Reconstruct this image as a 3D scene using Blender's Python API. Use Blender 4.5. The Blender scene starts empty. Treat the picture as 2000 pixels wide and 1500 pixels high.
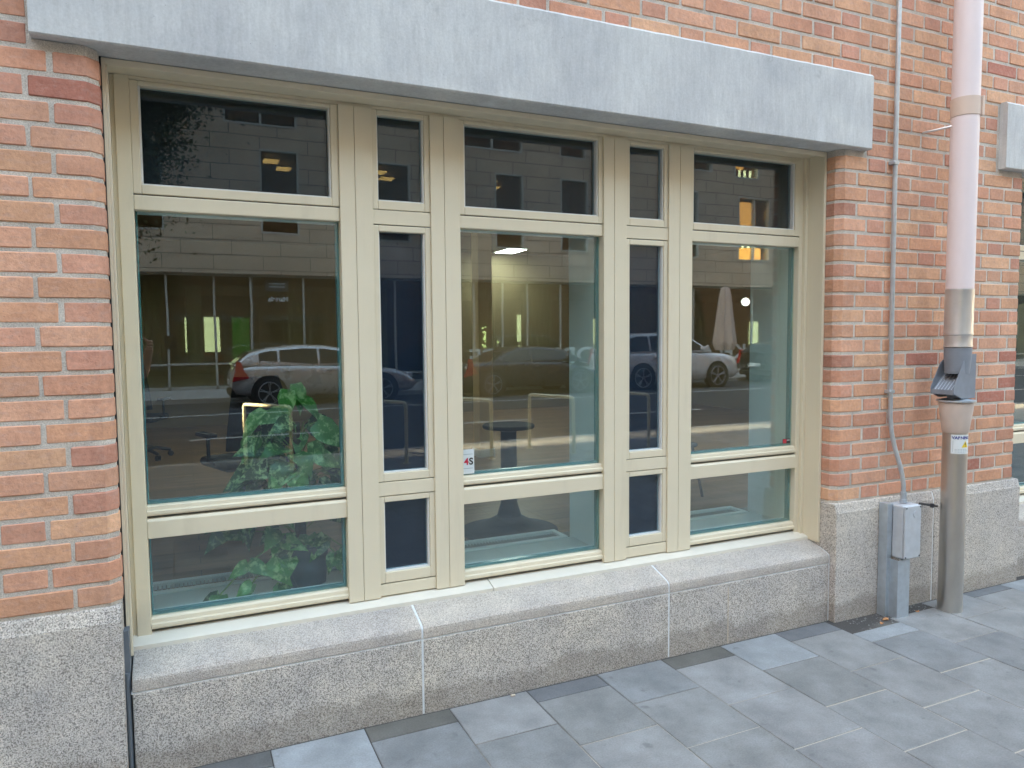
import bpy, bmesh, math, random
from mathutils import Vector, Matrix
random.seed(7)
R = math.radians
SC = bpy.context.scene
COL = SC.collection
# ------------------------------------------------------------------ camera
def make_camera():
    yaw, pit, rol = 0.42527, -0.06598, -0.00872
    fw = Vector((math.sin(yaw)*math.cos(pit), math.cos(yaw)*math.cos(pit), math.sin(pit)))
    rt = Vector((math.cos(yaw), -math.sin(yaw), 0)); up = rt.cross(fw)
    r = rt*math.cos(rol)+up*math.sin(rol); u = -rt*math.sin(rol)+up*math.cos(rol)
    m = Matrix((r, u, -fw)).transposed().to_4x4()
    m.translation = Vector((-0.0565, -2.6125, 1.4568))
    cd = bpy.data.cameras.new('camera'); cam = bpy.data.objects.new('camera', cd); COL.objects.link(cam)
    cam.matrix_world = m
    cd.sensor_fit = 'HORIZONTAL'; cd.sensor_width = 36; cd.lens = 1418.45/2000*36
    cd.clip_start = 0.02; cd.clip_end = 600
    SC.camera = cam
make_camera()
# ------------------------------------------------------------------ sky, sun, exposure
SUN_EL = 20
w = bpy.data.worlds.new('World'); SC.world = w; w.use_nodes = True
nt = w.node_tree; bg = nt.nodes['Background']
sky = nt.nodes.new('ShaderNodeTexSky'); sky.sky_type = 'NISHITA'; sky.sun_disc = False
sky.sun_elevation = R(SUN_EL); sky.sun_rotation = R(270); sky.dust_density = 1.5; sky.ozone_density = 1.2
wb = nt.nodes.new('ShaderNodeMixRGB'); wb.blend_type = 'MULTIPLY'; wb.inputs[0].default_value = 1; wb.inputs[2].default_value = (1.19, 1.015, .79, 1)   # warm white balance multiplied into the sky colour
nt.links.new(sky.outputs[0], wb.inputs[1]); nt.links.new(wb.outputs[0], bg.inputs[0]); bg.inputs[1].default_value = 0.15
sd = bpy.data.lights.new('sun', 'SUN'); sd.energy = 5.0; sd.angle = R(0.5); sd.color = (1, .76, .48)
so = bpy.data.objects.new('sun', sd); COL.objects.link(so)
so.rotation_euler = Vector((-math.cos(R(SUN_EL)), 0, math.sin(R(SUN_EL)))).to_track_quat('Z', 'Y').to_euler()
SC.view_settings.view_transform = 'Standard'; SC.view_settings.look = 'None'
SC.view_settings.exposure = 4.1; SC.view_settings.gamma = 1
SC.cycles.max_bounces = 8; SC.cycles.diffuse_bounces = 4; SC.cycles.glossy_bounces = 4
SC.cycles.transparent_max_bounces = 16; SC.cycles.transmission_bounces = 4
SC.cycles.sample_clamp_indirect = 6; SC.cycles.blur_glossy = 0.3
# ------------------------------------------------------------------ materials
class N:
    """small node helper"""
    def __init__(s, name):
        s.m = bpy.data.materials.new(name); s.m.use_nodes = True; s.t = s.m.node_tree
        s.b = s.t.nodes['Principled BSDF']; s.out = s.t.nodes['Material Output']
    def n(s, kind, **kw):
        x = s.t.nodes.new('ShaderNode'+kind)
        for k, v in kw.items():
            if k in x.inputs: x.inputs[k].default_value = v
            else: setattr(x, k, v)
        return x
    def l(s, a, b): s.t.links.new(a, b)
    def coord(s, scale=(1, 1, 1)):
        tc = s.n('TexCoord'); mp = s.n('Mapping'); mp.inputs['Scale'].default_value = scale
        s.l(tc.outputs['Object'], mp.inputs['Vector']); return mp.outputs[0]
    def noise(s, scale, detail=4, rough=.55, vec=None, stretch=(1, 1, 1)):
        x = s.n('TexNoise'); x.inputs['Scale'].default_value = scale; x.inputs['Detail'].default_value = detail
        x.inputs['Roughness'].default_value = rough
        s.l(vec or s.coord(stretch), x.inputs['Vector']); return x.outputs['Fac']
    def ramp(s, fac, stops):
        x = s.n('ValToRGB'); e = x.color_ramp.elements
        while len(e) < len(stops): e.new(.5)
        for q, (pos, c) in zip(e, stops):
            q.position = pos; q.color = (*c, 1) if len(c) == 3 else c
        s.l(fac, x.inputs[0]); return x.outputs[0]
    def mix(s, a, b, fac, mode='MIX'):
        x = s.n('MixRGB', blend_type=mode)
        for i, v in ((0, fac), (1, a), (2, b)):
            if isinstance(v, (int, float)): x.inputs[i].default_value = v
            elif isinstance(v, tuple): x.inputs[i].default_value = (*v, 1)
            else: s.l(v, x.inputs[i])
        return x.outputs[0]
    def bump(s, h, strength=.3, dist=.002, prev=None):
        x = s.n('Bump'); x.inputs['Strength'].default_value = strength; x.inputs['Distance'].default_value = dist
        s.l(h, x.inputs['Height'])
        if prev is not None: s.l(prev, x.inputs['Normal'])
        s.l(x.outputs[0], s.b.inputs['Normal']); return x.outputs[0]
    def col(s, c):
        if isinstance(c, tuple): s.b.inputs['Base Color'].default_value = (*c, 1)
        else: s.l(c, s.b.inputs['Base Color'])
    def set(s, rough=.6, metal=0, **kw):
        s.b.inputs['Roughness'].default_value = rough; s.b.inputs['Metallic'].default_value = metal
        for k, v in kw.items(): s.b.inputs[k].default_value = v
        return s
def grey(v): return (v, v, v)
M = {}
def simple(name, c, rough=.6, metal=0, var=.12, scale=12, bump=0, bscale=80, **kw):
    x = N(name); x.set(rough, metal, **kw)
    f = x.noise(scale, 5)
    x.col(x.mix(x.mix(c, (0, 0, 0), var), tuple(min(1, k*(1+var)) for k in c), f))
    rr = x.n('MapRange'); rr.inputs['To Min'].default_value = max(.02, rough-.07); rr.inputs['To Max'].default_value = min(1, rough+.07)
    x.l(x.noise(scale*2.3, 4), rr.inputs['Value']); x.l(rr.outputs[0], x.b.inputs['Roughness'])
    if bump: x.bump(x.noise(bscale, 4), bump, .002)
    M[name] = x.m; return x
def emit(name, c, s):
    x = N(name); x.col((0, 0, 0)); x.b.inputs['Emission Color'].default_value = (*c, 1); x.b.inputs['Emission Strength'].default_value = s
    M[name] = x.m
# brick
x = N('brick'); x.set(.85)
at = x.n('Attribute', attribute_name='tint')
n1 = x.noise(7, 5, .6); n2 = x.noise(60, 6, .7); n3 = x.noise(28, 3, .6, stretch=(1, 1, 2.2))
c = x.mix(at.outputs['Color'], x.ramp(n1, [(.3, (.62, .55, .52)), (.7, (1.0, .98, .95))]), .55, 'MULTIPLY')
c = x.mix(c, (.56, .36, .29), x.ramp(n3, [(.50, grey(0)), (.74, grey(.55))]))
c = x.mix(c, x.ramp(n2, [(.3, (.72, .66, .62)), (.62, (1.06, 1.05, 1.03))]), .6, 'MULTIPLY')
pit = x.n('TexVoronoi'); pit.inputs['Scale'].default_value = 75; x.l(x.coord(), pit.inputs['Vector'])
c = x.mix(c, (.11, .055, .04), x.ramp(pit.outputs['Distance'], [(.05, grey(.55)), (.12, grey(0))]))
big = x.noise(1.3, 4, .6)
c = x.mix(c, x.ramp(big, [(.3, (.84, .83, .83)), (.7, (1.04, 1.03, 1.03))]), 1, 'MULTIPLY')
streak = x.noise(5, 4, .6, stretch=(1, 1, .12))
c = x.mix(c, x.ramp(streak, [(.34, (.80, .78, .77)), (.5, grey(1))]), .7, 'MULTIPLY')
x.col(c); b1 = x.bump(n2, .7, .004); x.bump(x.noise(16, 4), .6, .008, b1)
M['brick'] = x.m
x = N('mortar'); x.set(.95)
n = x.noise(260, 4, .75); nb = x.noise(9, 4)
c = x.mix(x.ramp(n, [(.32, (.38, .34, .29)), (.5, (.64, .59, .52)), (.7, (.84, .79, .72))]), x.ramp(nb, [(.3, (.72, .7, .68)), (.7, (1.05, 1.03, 1.0))]), 1, 'MULTIPLY')
x.col(c); b1 = x.bump(n, .9, .004); x.bump(x.noise(40, 4), .6, .004, b1); M['mortar'] = x.m
# concrete lintel
x = N('concrete'); x.set(.8)
nv = x.noise(60, 6, .7, stretch=(1, 1, .16)); nb = x.noise(3.2, 5, .6); nf = x.noise(120, 4, .7)
c = x.mix(x.ramp(nv, [(.28, (.53, .535, .52)), (.50, (.60, .605, .59)), (.78, (.68, .685, .67))]), x.ramp(nb, [(.3, (.80, .80, .82)), (.7, (1.06, 1.05, 1.03))]), 1, 'MULTIPLY')
c = x.mix(c, x.ramp(nf, [(.3, grey(.86)), (.7, grey(1.06))]), .8, 'MULTIPLY')
pit = x.n('TexVoronoi'); pit.inputs['Scale'].default_value = 22; x.l(x.coord(), pit.inputs['Vector'])
c = x.mix(c, (.12, .12, .115), x.ramp(pit.outputs['Distance'], [(.025, grey(.5)), (.05, grey(0))]))
tc = x.n('TexCoord'); sp = x.n('SeparateXYZ'); x.l(tc.outputs['Object'], sp.inputs[0])
mr = x.n('MapRange'); x.l(sp.outputs[2], mr.inputs['Value']); mr.inputs['From Min'].default_value = 2.60; mr.inputs['From Max'].default_value = 2.71
sp2 = x.ramp(x.noise(7, 6, .75), [(.60, grey(0)), (.70, grey(.8))]); ml = x.mix(grey(0), sp2, mr.outputs[0]); c = x.mix(c, (.20, .20, .19), ml)
c = x.mix(c, x.ramp(x.noise(1.1, 4, .6, stretch=(1, 1, .5)), [(.35, (.86, .86, .87)), (.65, (1.03, 1.03, 1.02))]), 1, 'MULTIPLY')
c = x.mix(c, (.80, .82, .82), x.ramp(x.noise(3.1, 3, .6, stretch=(1, 1, .25)), [(.62, grey(0)), (.72, grey(.45))]))
x.col(c); x.bump(nf, .25, .002); M['concrete'] = x.m
# bush hammered granite
def granite(name, base, dark, light, k=1.0, pol=.9):
    x = N(name); x.set(pol)
    v = x.n('TexVoronoi'); v.inputs['Scale'].default_value = 210*k; x.l(x.coord(), v.inputs['Vector'])
    bw = x.n('RGBToBW'); x.l(v.outputs['Color'], bw.inputs[0])
    n = x.noise(170*k, 4, .7); nb = x.noise(2.2, 5, .65); nm = x.noise(9, 4)
    g = x.ramp(bw.outputs[0], [(.22, dark), (.45, base), (.80, light)])
    g = x.mix(g, x.ramp(n, [(.34, grey(.72)), (.60, grey(1.10))]), .85, 'MULTIPLY')
    g = x.mix(g, x.ramp(nb, [(.3, (.80, .80, .84)), (.7, (1.06, 1.03, .98))]), 1, 'MULTIPLY')
    g = x.mix(g, x.ramp(nm, [(.3, grey(.9)), (.7, grey(1.05))]), 1, 'MULTIPLY')
    # splash dirt near the pavement
    tc = x.n('TexCoord'); sp = x.n('SeparateXYZ'); x.l(tc.outputs['Object'], sp.inputs[0])
    a = x.n('Math', operation='MULTIPLY_ADD'); x.l(x.noise(6, 5), a.inputs[0]); a.inputs[1].default_value = -.16; x.l(sp.outputs[2], a.inputs[2])
    g = x.mix(g, (.15, .12, .09), x.ramp(a.outputs[0], [(-.0, grey(.38)), (.035, grey(0))]))
    x.col(g); b1 = x.bump(n, .7, .004); M[name] = x.m
granite('granite', (.54, .50, .44), (.24, .22, .195), (.76, .71, .64), 1.5)
granite('granite_smooth', (.53, .48, .42), (.36, .33, .29), (.66, .61, .54), 1.8)
simple('grout_white', (.66, .68, .68), .8, var=.2, scale=60, bump=.4)
simple('grout_tan', (.50, .42, .32), .9, var=.2, scale=60, bump=.4)
simple('sealant', (.13, .15, .17), .5)
# slabs
x = N('slab'); x.set(.78)
at = x.n('Attribute', attribute_name='tint')
n1 = x.noise(5.5, 6, .62); n2 = x.noise(150, 4, .7); n3 = x.noise(2.1, 4, .6); n4 = x.noise(14, 3, .5)
c = x.mix(at.outputs['Color'], x.ramp(n1, [(.28, (.70, .71, .73)), (.5, (.95, .95, .95)), (.72, (1.20, 1.21, 1.24))]), 1, 'MULTIPLY')
c = x.mix(c, x.ramp(n2, [(.3, grey(.82)), (.7, grey(1.12))]), 1, 'MULTIPLY')
c = x.mix(c, (.10, .10, .105), x.ramp(n4, [(.66, grey(0)), (.74, grey(.5))]))
x.col(c); x.bump(n2, .3, .0015)
rr = x.ramp(n3, [(.3, grey(.55)), (.7, grey(.85))]); x.l(rr, x.b.inputs['Roughness']); M['slab'] = x.m
x = N('joint_sand'); x.set(.95)
n = x.noise(300, 3, .7); nb = x.noise(2.5, 3)
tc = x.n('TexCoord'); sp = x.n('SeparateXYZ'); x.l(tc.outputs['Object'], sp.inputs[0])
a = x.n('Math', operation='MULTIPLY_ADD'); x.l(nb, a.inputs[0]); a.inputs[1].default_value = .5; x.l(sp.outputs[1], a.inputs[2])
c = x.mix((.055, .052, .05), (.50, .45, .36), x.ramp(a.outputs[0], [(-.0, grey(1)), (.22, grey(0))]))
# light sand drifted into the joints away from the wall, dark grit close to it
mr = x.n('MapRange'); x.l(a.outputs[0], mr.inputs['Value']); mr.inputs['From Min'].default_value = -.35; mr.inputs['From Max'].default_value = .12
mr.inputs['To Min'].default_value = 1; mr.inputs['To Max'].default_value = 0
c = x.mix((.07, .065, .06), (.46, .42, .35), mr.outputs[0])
c = x.mix(c, x.ramp(n, [(.3, grey(.6)), (.7, grey(1.2))]), 1, 'MULTIPLY')
x.col(c); x.bump(n, .8, .003); M['joint_sand'] = x.m
x = N('frame_paint'); x.set(.38)
g1 = x.noise(5, 5); g2 = x.noise(9, 5, .65, stretch=(1, 1, .12)); g3 = x.noise(70, 4, .7)
c = x.mix((.67, .595, .435), (.72, .64, .475), g1)
c = x.mix(c, (.40, .34, .25), x.ramp(g2, [(.56, grey(0)), (.80, grey(.30))]))
c = x.mix(c, (.20, .17, .13), x.ramp(g3, [(.70, grey(0)), (.80, grey(.35))]))
x.col(c); x.l(x.ramp(g2, [(.3, grey(.32)), (.7, grey(.5))]), x.b.inputs['Roughness']); x.bump(x.noise(160, 3), .12, .002); M['frame_paint'] = x.m
simple('flashing_paint', (.68, .64, .54), .42, var=.07, scale=9, bump=.1)
simple('groove', (.10, .095, .08), .8)
simple('gasket', (.012, .012, .012), .6)
simple('bead', (.70, .70, .66), .35)
simple('spandrel', (.010, .014, .026), .35, var=.05)
simple('spandrel_upper', (.012, .011, .012), .35, var=.05)
simple('galv', (.52, .58, .63), .38, .75, var=.22, scale=30, bump=.15, bscale=90)
simple('cast_alu', (.50, .53, .56), .55, .35, var=.18, scale=25, bump=.3, bscale=140)
simple('pipe_pink', (.72, .635, .635), .45, var=.05, scale=6, bump=.08, bscale=30)
simple('pipe_beige', (.60, .48, .40), .5, var=.07, scale=14)
simple('pipe_clay', (.56, .47, .41), .55, var=.10, scale=14, bump=.1)
simple('trap_grey', (.20, .225, .26), .5, var=.2, scale=18, bump=.15)
x = N('stainless'); x.set(.28, 1)
n = x.noise(4, 5, .6, stretch=(1, 1, .4)); nf = x.noise(260, 3, .6, stretch=(.12, .12, 3))
x.col(x.ramp(n, [(.25, (.48, .45, .41)), (.6, (.64, .62, .58)), (.85, (.72, .71, .69))]))
x.l(x.ramp(n, [(.3, grey(.42)), (.7, grey(.26))]), x.b.inputs['Roughness']); x.bump(nf, .05, .001); M['stainless'] = x.m
simple('zinc', (.66, .67, .68), .33, .85, var=.15, scale=14)
simple('white_sticker', (.66, .70, .70), .35, var=.02)
simple('ink_blue', (.03, .04, .22), .5); simple('ink_black', (.02, .02, .02), .5); simple('ink_red', (.55, .02, .05), .4)
simple('ink_grey', (.35, .40, .42), .5); simple('ink_yellow', (.75, .55, .03), .5)
simple('asphalt', (.050, .052, .058), .85, var=.3, scale=3, bump=.6, bscale=150)
simple('kerb_stone', (.34, .33, .31), .85, var=.25, scale=20, bump=.5, bscale=120)
simple('road_paint', (.62, .62, .58), .7, var=.3, scale=30)
simple('soil', (.035, .03, .025), .95, var=.4, scale=80, bump=1, bscale=90)
simple('gravel_stone', (.22, .215, .21), .9, var=.5, scale=40)
simple('dead_leaf', (.42, .20, .08), .8)
# glass: a coated pane, partly clear and partly mirror
def glass(name, tint, r0, r1):
    x = N(name); x.t.nodes.remove(x.b)
    tr = x.n('BsdfTransparent'); tr.inputs[0].default_value = (*tint, 1)
    gl = x.n('BsdfGlossy'); gl.inputs['Roughness'].default_value = 0.0; gl.inputs[0].default_value = (.97, .98, 1, 1)
    lw = x.n('LayerWeight'); lw.inputs['Blend'].default_value = .35
    mr = x.n('MapRange'); mr.inputs['To Min'].default_value = r0; mr.inputs['To Max'].default_value = r1
    x.l(lw.outputs['Facing'], mr.inputs['Value'])
    # faint waviness of the pane
    nz = x.noise(2.0, 2, .4); bp = x.n('Bump'); bp.inputs['Strength'].default_value = .035; bp.inputs['Distance'].default_value = .01
    x.l(nz, bp.inputs['Height']); x.l(bp.outputs[0], gl.inputs['Normal'])
    mx = x.n('MixShader'); x.l(mr.outputs[0], mx.inputs[0]); x.l(tr.outputs[0], mx.inputs[1]); x.l(gl.outputs[0], mx.inputs[2])
    x.l(mx.outputs[0], x.out.inputs[0]); M[name] = x.m
glass('pane_clear', (.86, .945, .945), .088, .23)
glass('pane_dark', (.8, .9, .95), .038, .13)
glass('glass_far', (.70, .74, .62), .08, .5)
simple('glass_edge', (.10, .26, .27), .2, var=.1)
# interior
simple('inner_white', (.86, .88, .87), .6, var=.02)
simple('inner_sill', (.66, .67, .65), .5, var=.04)
simple('inner_wall', (.24, .19, .11), .8, var=.05)
simple('inner_ceiling', (.20, .16, .10), .8, var=.05)
simple('pillar_tan', (.78, .60, .38), .7, var=.04)
x = N('parquet'); x.set(.42)
bt = x.n('TexBrick'); bt.inputs['Scale'].default_value = 1; bt.inputs['Brick Width'].default_value = 1.6; bt.inputs['Row Height'].default_value = .14
bt.inputs['Mortar Size'].default_value = .002; bt.inputs['Color1'].default_value = (.27, .16, .075, 1); bt.inputs['Color2'].default_value = (.34, .20, .10, 1); bt.inputs['Mortar'].default_value = (.08, .05, .03, 1)
x.l(x.coord(), bt.inputs['Vector']); x.col(x.mix(bt.outputs[0], x.ramp(x.noise(14, 5, stretch=(.1, 1, 1)), [(.3, grey(.75)), (.7, grey(1.1))]), 1, 'MULTIPLY')); M['parquet'] = x.m
simple('chair_black', (.018, .019, .022), .7); simple('chair_blue', (.025, .04, .06), .65)
simple('pot_grey', (.045, .06, .075), .7, var=.1); simple('moss', (.10, .07, .04), .95, var=.5, scale=60, bump=1)
x = N('pothos'); x.set(.32)
at = x.n('Attribute', attribute_name='tint')
n = x.noise(38, 4, .6, stretch=(1, 1, 1))
x.col(x.mix(at.outputs['Color'], (.62, .74, .34), x.ramp(n, [(.50, grey(0)), (.62, grey(.6))])))
x.b.inputs['Subsurface Weight'].default_value = .0; M['pothos'] = x.m
simple('stem_green', (.20, .30, .08), .5)
x = N('tree_leaf'); x.set(.6); at = x.n('Attribute', attribute_name='tint'); x.col(at.outputs['Color']); M['tree_leaf'] = x.m
simple('bark', (.10, .08, .06), .95, var=.4, scale=20, bump=1, bscale=20)
emit('lamp_white', (1, .95, .80), 3); emit('lamp_warm', (1, .55, .22), .6); emit('lamp_globe', (1, .95, .8), .6)
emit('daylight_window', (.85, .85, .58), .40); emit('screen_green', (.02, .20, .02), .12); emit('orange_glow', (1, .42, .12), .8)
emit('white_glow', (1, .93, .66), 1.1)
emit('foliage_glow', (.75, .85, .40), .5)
# opposite facade
x = N('facade_stone'); x.set(.8)
bt = x.n('TexBrick'); bt.offset = .37; bt.inputs['Scale'].default_value = 1; bt.inputs['Brick Width'].default_value = 1.35; bt.inputs['Row Height'].default_value = .43
bt.inputs['Mortar Size'].default_value = .012; bt.inputs['Color1'].default_value = (.44, .345, .245, 1); bt.inputs['Color2'].default_value = (.49, .39, .28, 1); bt.inputs['Mortar'].default_value = (.06, .05, .045, 1)
tc = x.n('TexCoord'); sp = x.n('SeparateXYZ'); cb = x.n('CombineXYZ'); x.l(tc.outputs['Object'], sp.inputs[0]); x.l(sp.outputs[0], cb.inputs[0]); x.l(sp.outputs[2], cb.inputs[1])
x.l(cb.outputs[0], bt.inputs['Vector']); x.col(x.mix(bt.outputs[0], x.ramp(x.noise(1.3, 5), [(.3, grey(.85)), (.7, grey(1.08))]), 1, 'MULTIPLY')); M['facade_stone'] = x.m
x = N('brick_far'); x.set(.9)
bt = x.n('TexBrick'); bt.inputs['Scale'].default_value = 1; bt.inputs['Brick Width'].default_value = .26; bt.inputs['Row Height'].default_value = .075
bt.inputs['Mortar Size'].default_value = .007; bt.inputs['Color1'].default_value = (.46, .21, .13, 1); bt.inputs['Color2'].default_value = (.38, .16, .10, 1); bt.inputs['Mortar'].default_value = (.34, .30, .25, 1)
tc = x.n('TexCoord'); sp = x.n('SeparateXYZ'); cb = x.n('CombineXYZ'); ad = x.n('Math', operation='ADD')
x.l(tc.outputs['Object'], sp.inputs[0]); x.l(sp.outputs[0], ad.inputs[0]); x.l(sp.outputs[1], ad.inputs[1]); x.l(ad.outputs[0], cb.inputs[0]); x.l(sp.outputs[2], cb.inputs[1])
x.l(cb.outputs[0], bt.inputs['Vector']); x.col(bt.outputs[0]); M['brick_far'] = x.m
simple('metal_dark', (.06, .065, .07), .45, .3); simple('metal_light', (.42, .42, .38), .5, .2)
simple('shop_inside', (.10, .08, .045), .9); simple('curtain', (.25, .245, .17), .9); simple('column_light', (.50, .47, .32), .7)
simple('red_cloth', (.45, .03, .03), .7); simple('umbrella_cloth', (.50, .40, .34), .85, var=.15)
simple('rack_steel', (.86, .80, .56), .4, .2)
simple('tyre', (.012, .012, .013), .8); simple('rim', (.40, .40, .42), .35, .7); simple('car_glass', (.02, .03, .035), .06)
simple('tail_red', (.45, .01, .02), .2); simple('head_clear', (.7, .75, .8), .12)
def carpaint(name, c, metal=.5):
    x = simple(name, c, .28, metal, var=.0, scale=1); x.b.inputs['Coat Weight'].default_value = .9; x.b.inputs['Coat Roughness'].default_value = .05
carpaint('paint_silver', (.60, .58, .56)); carpaint('paint_navy', (.015, .02, .035), .2); carpaint('paint_white', (.70, .70, .70), .1); carpaint('paint_black', (.02, .02, .022), .2)
simple('skin', (.50, .28, .20), .55); simple('shirt_brown', (.20, .11, .055), .85); simple('trousers', (.03, .04, .07), .85); simple('shade_block_dark', (.055, .058, .06), .8); simple('hair', (.05, .03, .02), .7)
simple('frost', (.50, .55, .53), .8)
# ------------------------------------------------------------------ mesh helpers
class MB:
    def __init__(s): s.v = []; s.f = []; s.mi = []; s.c = []; s.sm = []
    def add(s, vs, fs, mi=0, tint=None, smooth=False):
        o = len(s.v); s.v += [tuple(q) for q in vs]
        for f in fs: s.f.append(tuple(i+o for i in f)); s.mi.append(mi); s.c.append(tint); s.sm.append(smooth)
    def box(s, x0, x1, y0, y1, z0, z1, mi=0, tint=None):
        v = [(x0, y0, z0), (x1, y0, z0), (x1, y1, z0), (x0, y1, z0), (x0, y0, z1), (x1, y0, z1), (x1, y1, z1), (x0, y1, z1)]
        s.add(v, [(0, 3, 2, 1), (4, 5, 6, 7), (0, 1, 5, 4), (1, 2, 6, 5), (2, 3, 7, 6), (3, 0, 4, 7)], mi, tint)
    def prism(s, poly, axis, a, b, mi=0, tint=None):
        """poly: 2-D outline; extruded along axis ('x': (y,z), 'z': (x,y), 'y': (x,z))"""
        def P(u, w, t): return (t, u, w) if axis == 'x' else ((u, w, t) if axis == 'z' else (u, t, w))
        n = len(poly); v = [P(u, w, a) for u, w in poly]+[P(u, w, b) for u, w in poly]
        f = [tuple(range(n))[::-1], tuple(range(n, 2*n))]+[(i, (i+1) % n, n+(i+1) % n, n+i) for i in range(n)]
        s.add(v, f, mi, tint)
    def tube(s, pts, r, n=16, mi=0, caps=True, tint=None):
        pts = [Vector(q) for q in pts]; rs = r if isinstance(r, (list, tuple)) else [r]*len(pts)
        rings = []; t0 = (pts[1]-pts[0]).normalized(); a = Vector((0, 0, 1)) if abs(t0.z) < .9 else Vector((1, 0, 0))
        u = t0.cross(a).normalized()
        for i, q in enumerate(pts):
            t = ((pts[min(i+1, len(pts)-1)]-pts[max(i-1, 0)])).normalized()
            u = (u-t*u.dot(t)).normalized(); w = t.cross(u)
            rings.append([q+(u*math.cos(2*math.pi*k/n)+w*math.sin(2*math.pi*k/n))*rs[i] for k in range(n)])
        v = [q for rg in rings for q in rg]; f = []
        for i in range(len(pts)-1):
            for k in range(n): f.append((i*n+k, i*n+(k+1) % n, (i+1)*n+(k+1) % n, (i+1)*n+k))
        s.add(v, f, mi, tint, True)
        if caps: s.add(rings[0], [tuple(range(n))[::-1]], mi, tint); s.add(rings[-1], [tuple(range(n))], mi, tint)
    def lathe(s, prof, cx, cy, n=40, mi=0, smooth=True):
        # the surface is split where the profile turns sharply, so that crisp edges stay crisp
        runs = [[prof[0], prof[1]]]
        for q in range(2, len(prof)):
            a, b, c = prof[q-2], prof[q-1], prof[q]
            t = abs(math.atan2(b[1]-a[1], b[0]-a[0])-math.atan2(c[1]-b[1], c[0]-b[0])); t = min(t, 2*math.pi-t)
            if t > .5: runs.append([b, c])
            else: runs[-1].append(c)
        for run in runs:
            v = []; f = []
            for r, z in run:
                for k in range(n): v.append((cx+r*math.cos(2*math.pi*k/n), cy+r*math.sin(2*math.pi*k/n), z))
            for i in range(len(run)-1):
                for k in range(n): f.append((i*n+k, i*n+(k+1) % n, (i+1)*n+(k+1) % n, (i+1)*n+k))
            s.add(v, f, mi, None, smooth)
    def build(s, name, mats, parent=None, bevel=0, loc=None, seg=2, autosm=False):
        me = bpy.data.meshes.new(name); me.from_pydata(s.v, [], s.f)
        if not isinstance(mats, (list, tuple)): mats = [mats]
        for m in mats: me.materials.append(M[m])
        me.polygons.foreach_set('material_index', s.mi); me.polygons.foreach_set('use_smooth', s.sm)
        if any(c is not None for c in s.c):
            at = me.color_attributes.new('tint', 'FLOAT_COLOR', 'CORNER'); buf = []
            for p, c in zip(me.polygons, s.c): buf += list((*(c or (1, 1, 1)), 1))*p.loop_total
            at.data.foreach_set('color', buf)
        me.update(); o = bpy.data.objects.new(name, me); COL.objects.link(o)
        if parent: o.parent = parent
        if loc: o.location = loc
        if bevel:
            b = o.modifiers.new('bevel', 'BEVEL'); b.width = bevel; b.segments = seg; b.limit_method = 'ANGLE'; b.angle_limit = R(35)
        return o
def box(name, mat, parent, *b, bevel=0):
    m = MB(); m.box(*b); return m.build(name, mat, parent, bevel)
def tag(o, label=None, cat=None, group=None, kind=None):
    if label: o['label'] = label
    if cat: o['category'] = cat
    if group: o['group'] = group
    if kind: o['kind'] = kind
    return o
def empty(name, loc=(0, 0, 0), rz=0, **kw):
    o = bpy.data.objects.new(name, None); COL.objects.link(o); o.location = loc; o.rotation_euler = (0, 0, rz)
    o.empty_display_size = .1; tag(o, **kw); return o
def kids(o): return [q for q in bpy.data.objects if q.parent == o]
def copy_tree(o, parent=None, loc=None):
    c = o.copy(); COL.objects.link(c)
    if parent: c.parent = parent
    if loc is not None: c.location = loc
    for k in kids(o): copy_tree(k, c)
    return c
def text_mesh(body, size, mat, name, parent, loc, rot, extrude=.0004, align='CENTER', bold=0.0):
    cu = bpy.data.curves.new(name, 'FONT'); cu.body = body; cu.size = size; cu.align_x = align; cu.align_y = 'CENTER'
    cu.extrude = extrude; cu.offset = bold
    to = bpy.data.objects.new(name+'_tmp', cu); COL.objects.link(to)
    dg = bpy.context.evaluated_depsgraph_get(); me = bpy.data.meshes.new_from_object(to.evaluated_get(dg))
    bpy.data.objects.remove(to); me.materials.clear(); me.materials.append(M[mat])
    o = bpy.data.objects.new(name, me); COL.objects.link(o); o.parent = parent; o.location = loc; o.rotation_euler = rot
    return o
# ------------------------------------------------------------------ dimensions of the facade
XL, XR = -.262, 2.893          # window opening
PT = .604                      # plinth top
LB, LT = 2.354, 2.716          # lintel bottom, top
DX = 4.61                      # next window bay
CH = .032                      # brick chamfer
YF = .203                      # frame face
house = empty('brick_building', (0, 0, 0), label='red brick street front with a wide beige window under a pale concrete lintel', cat='building')
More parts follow.
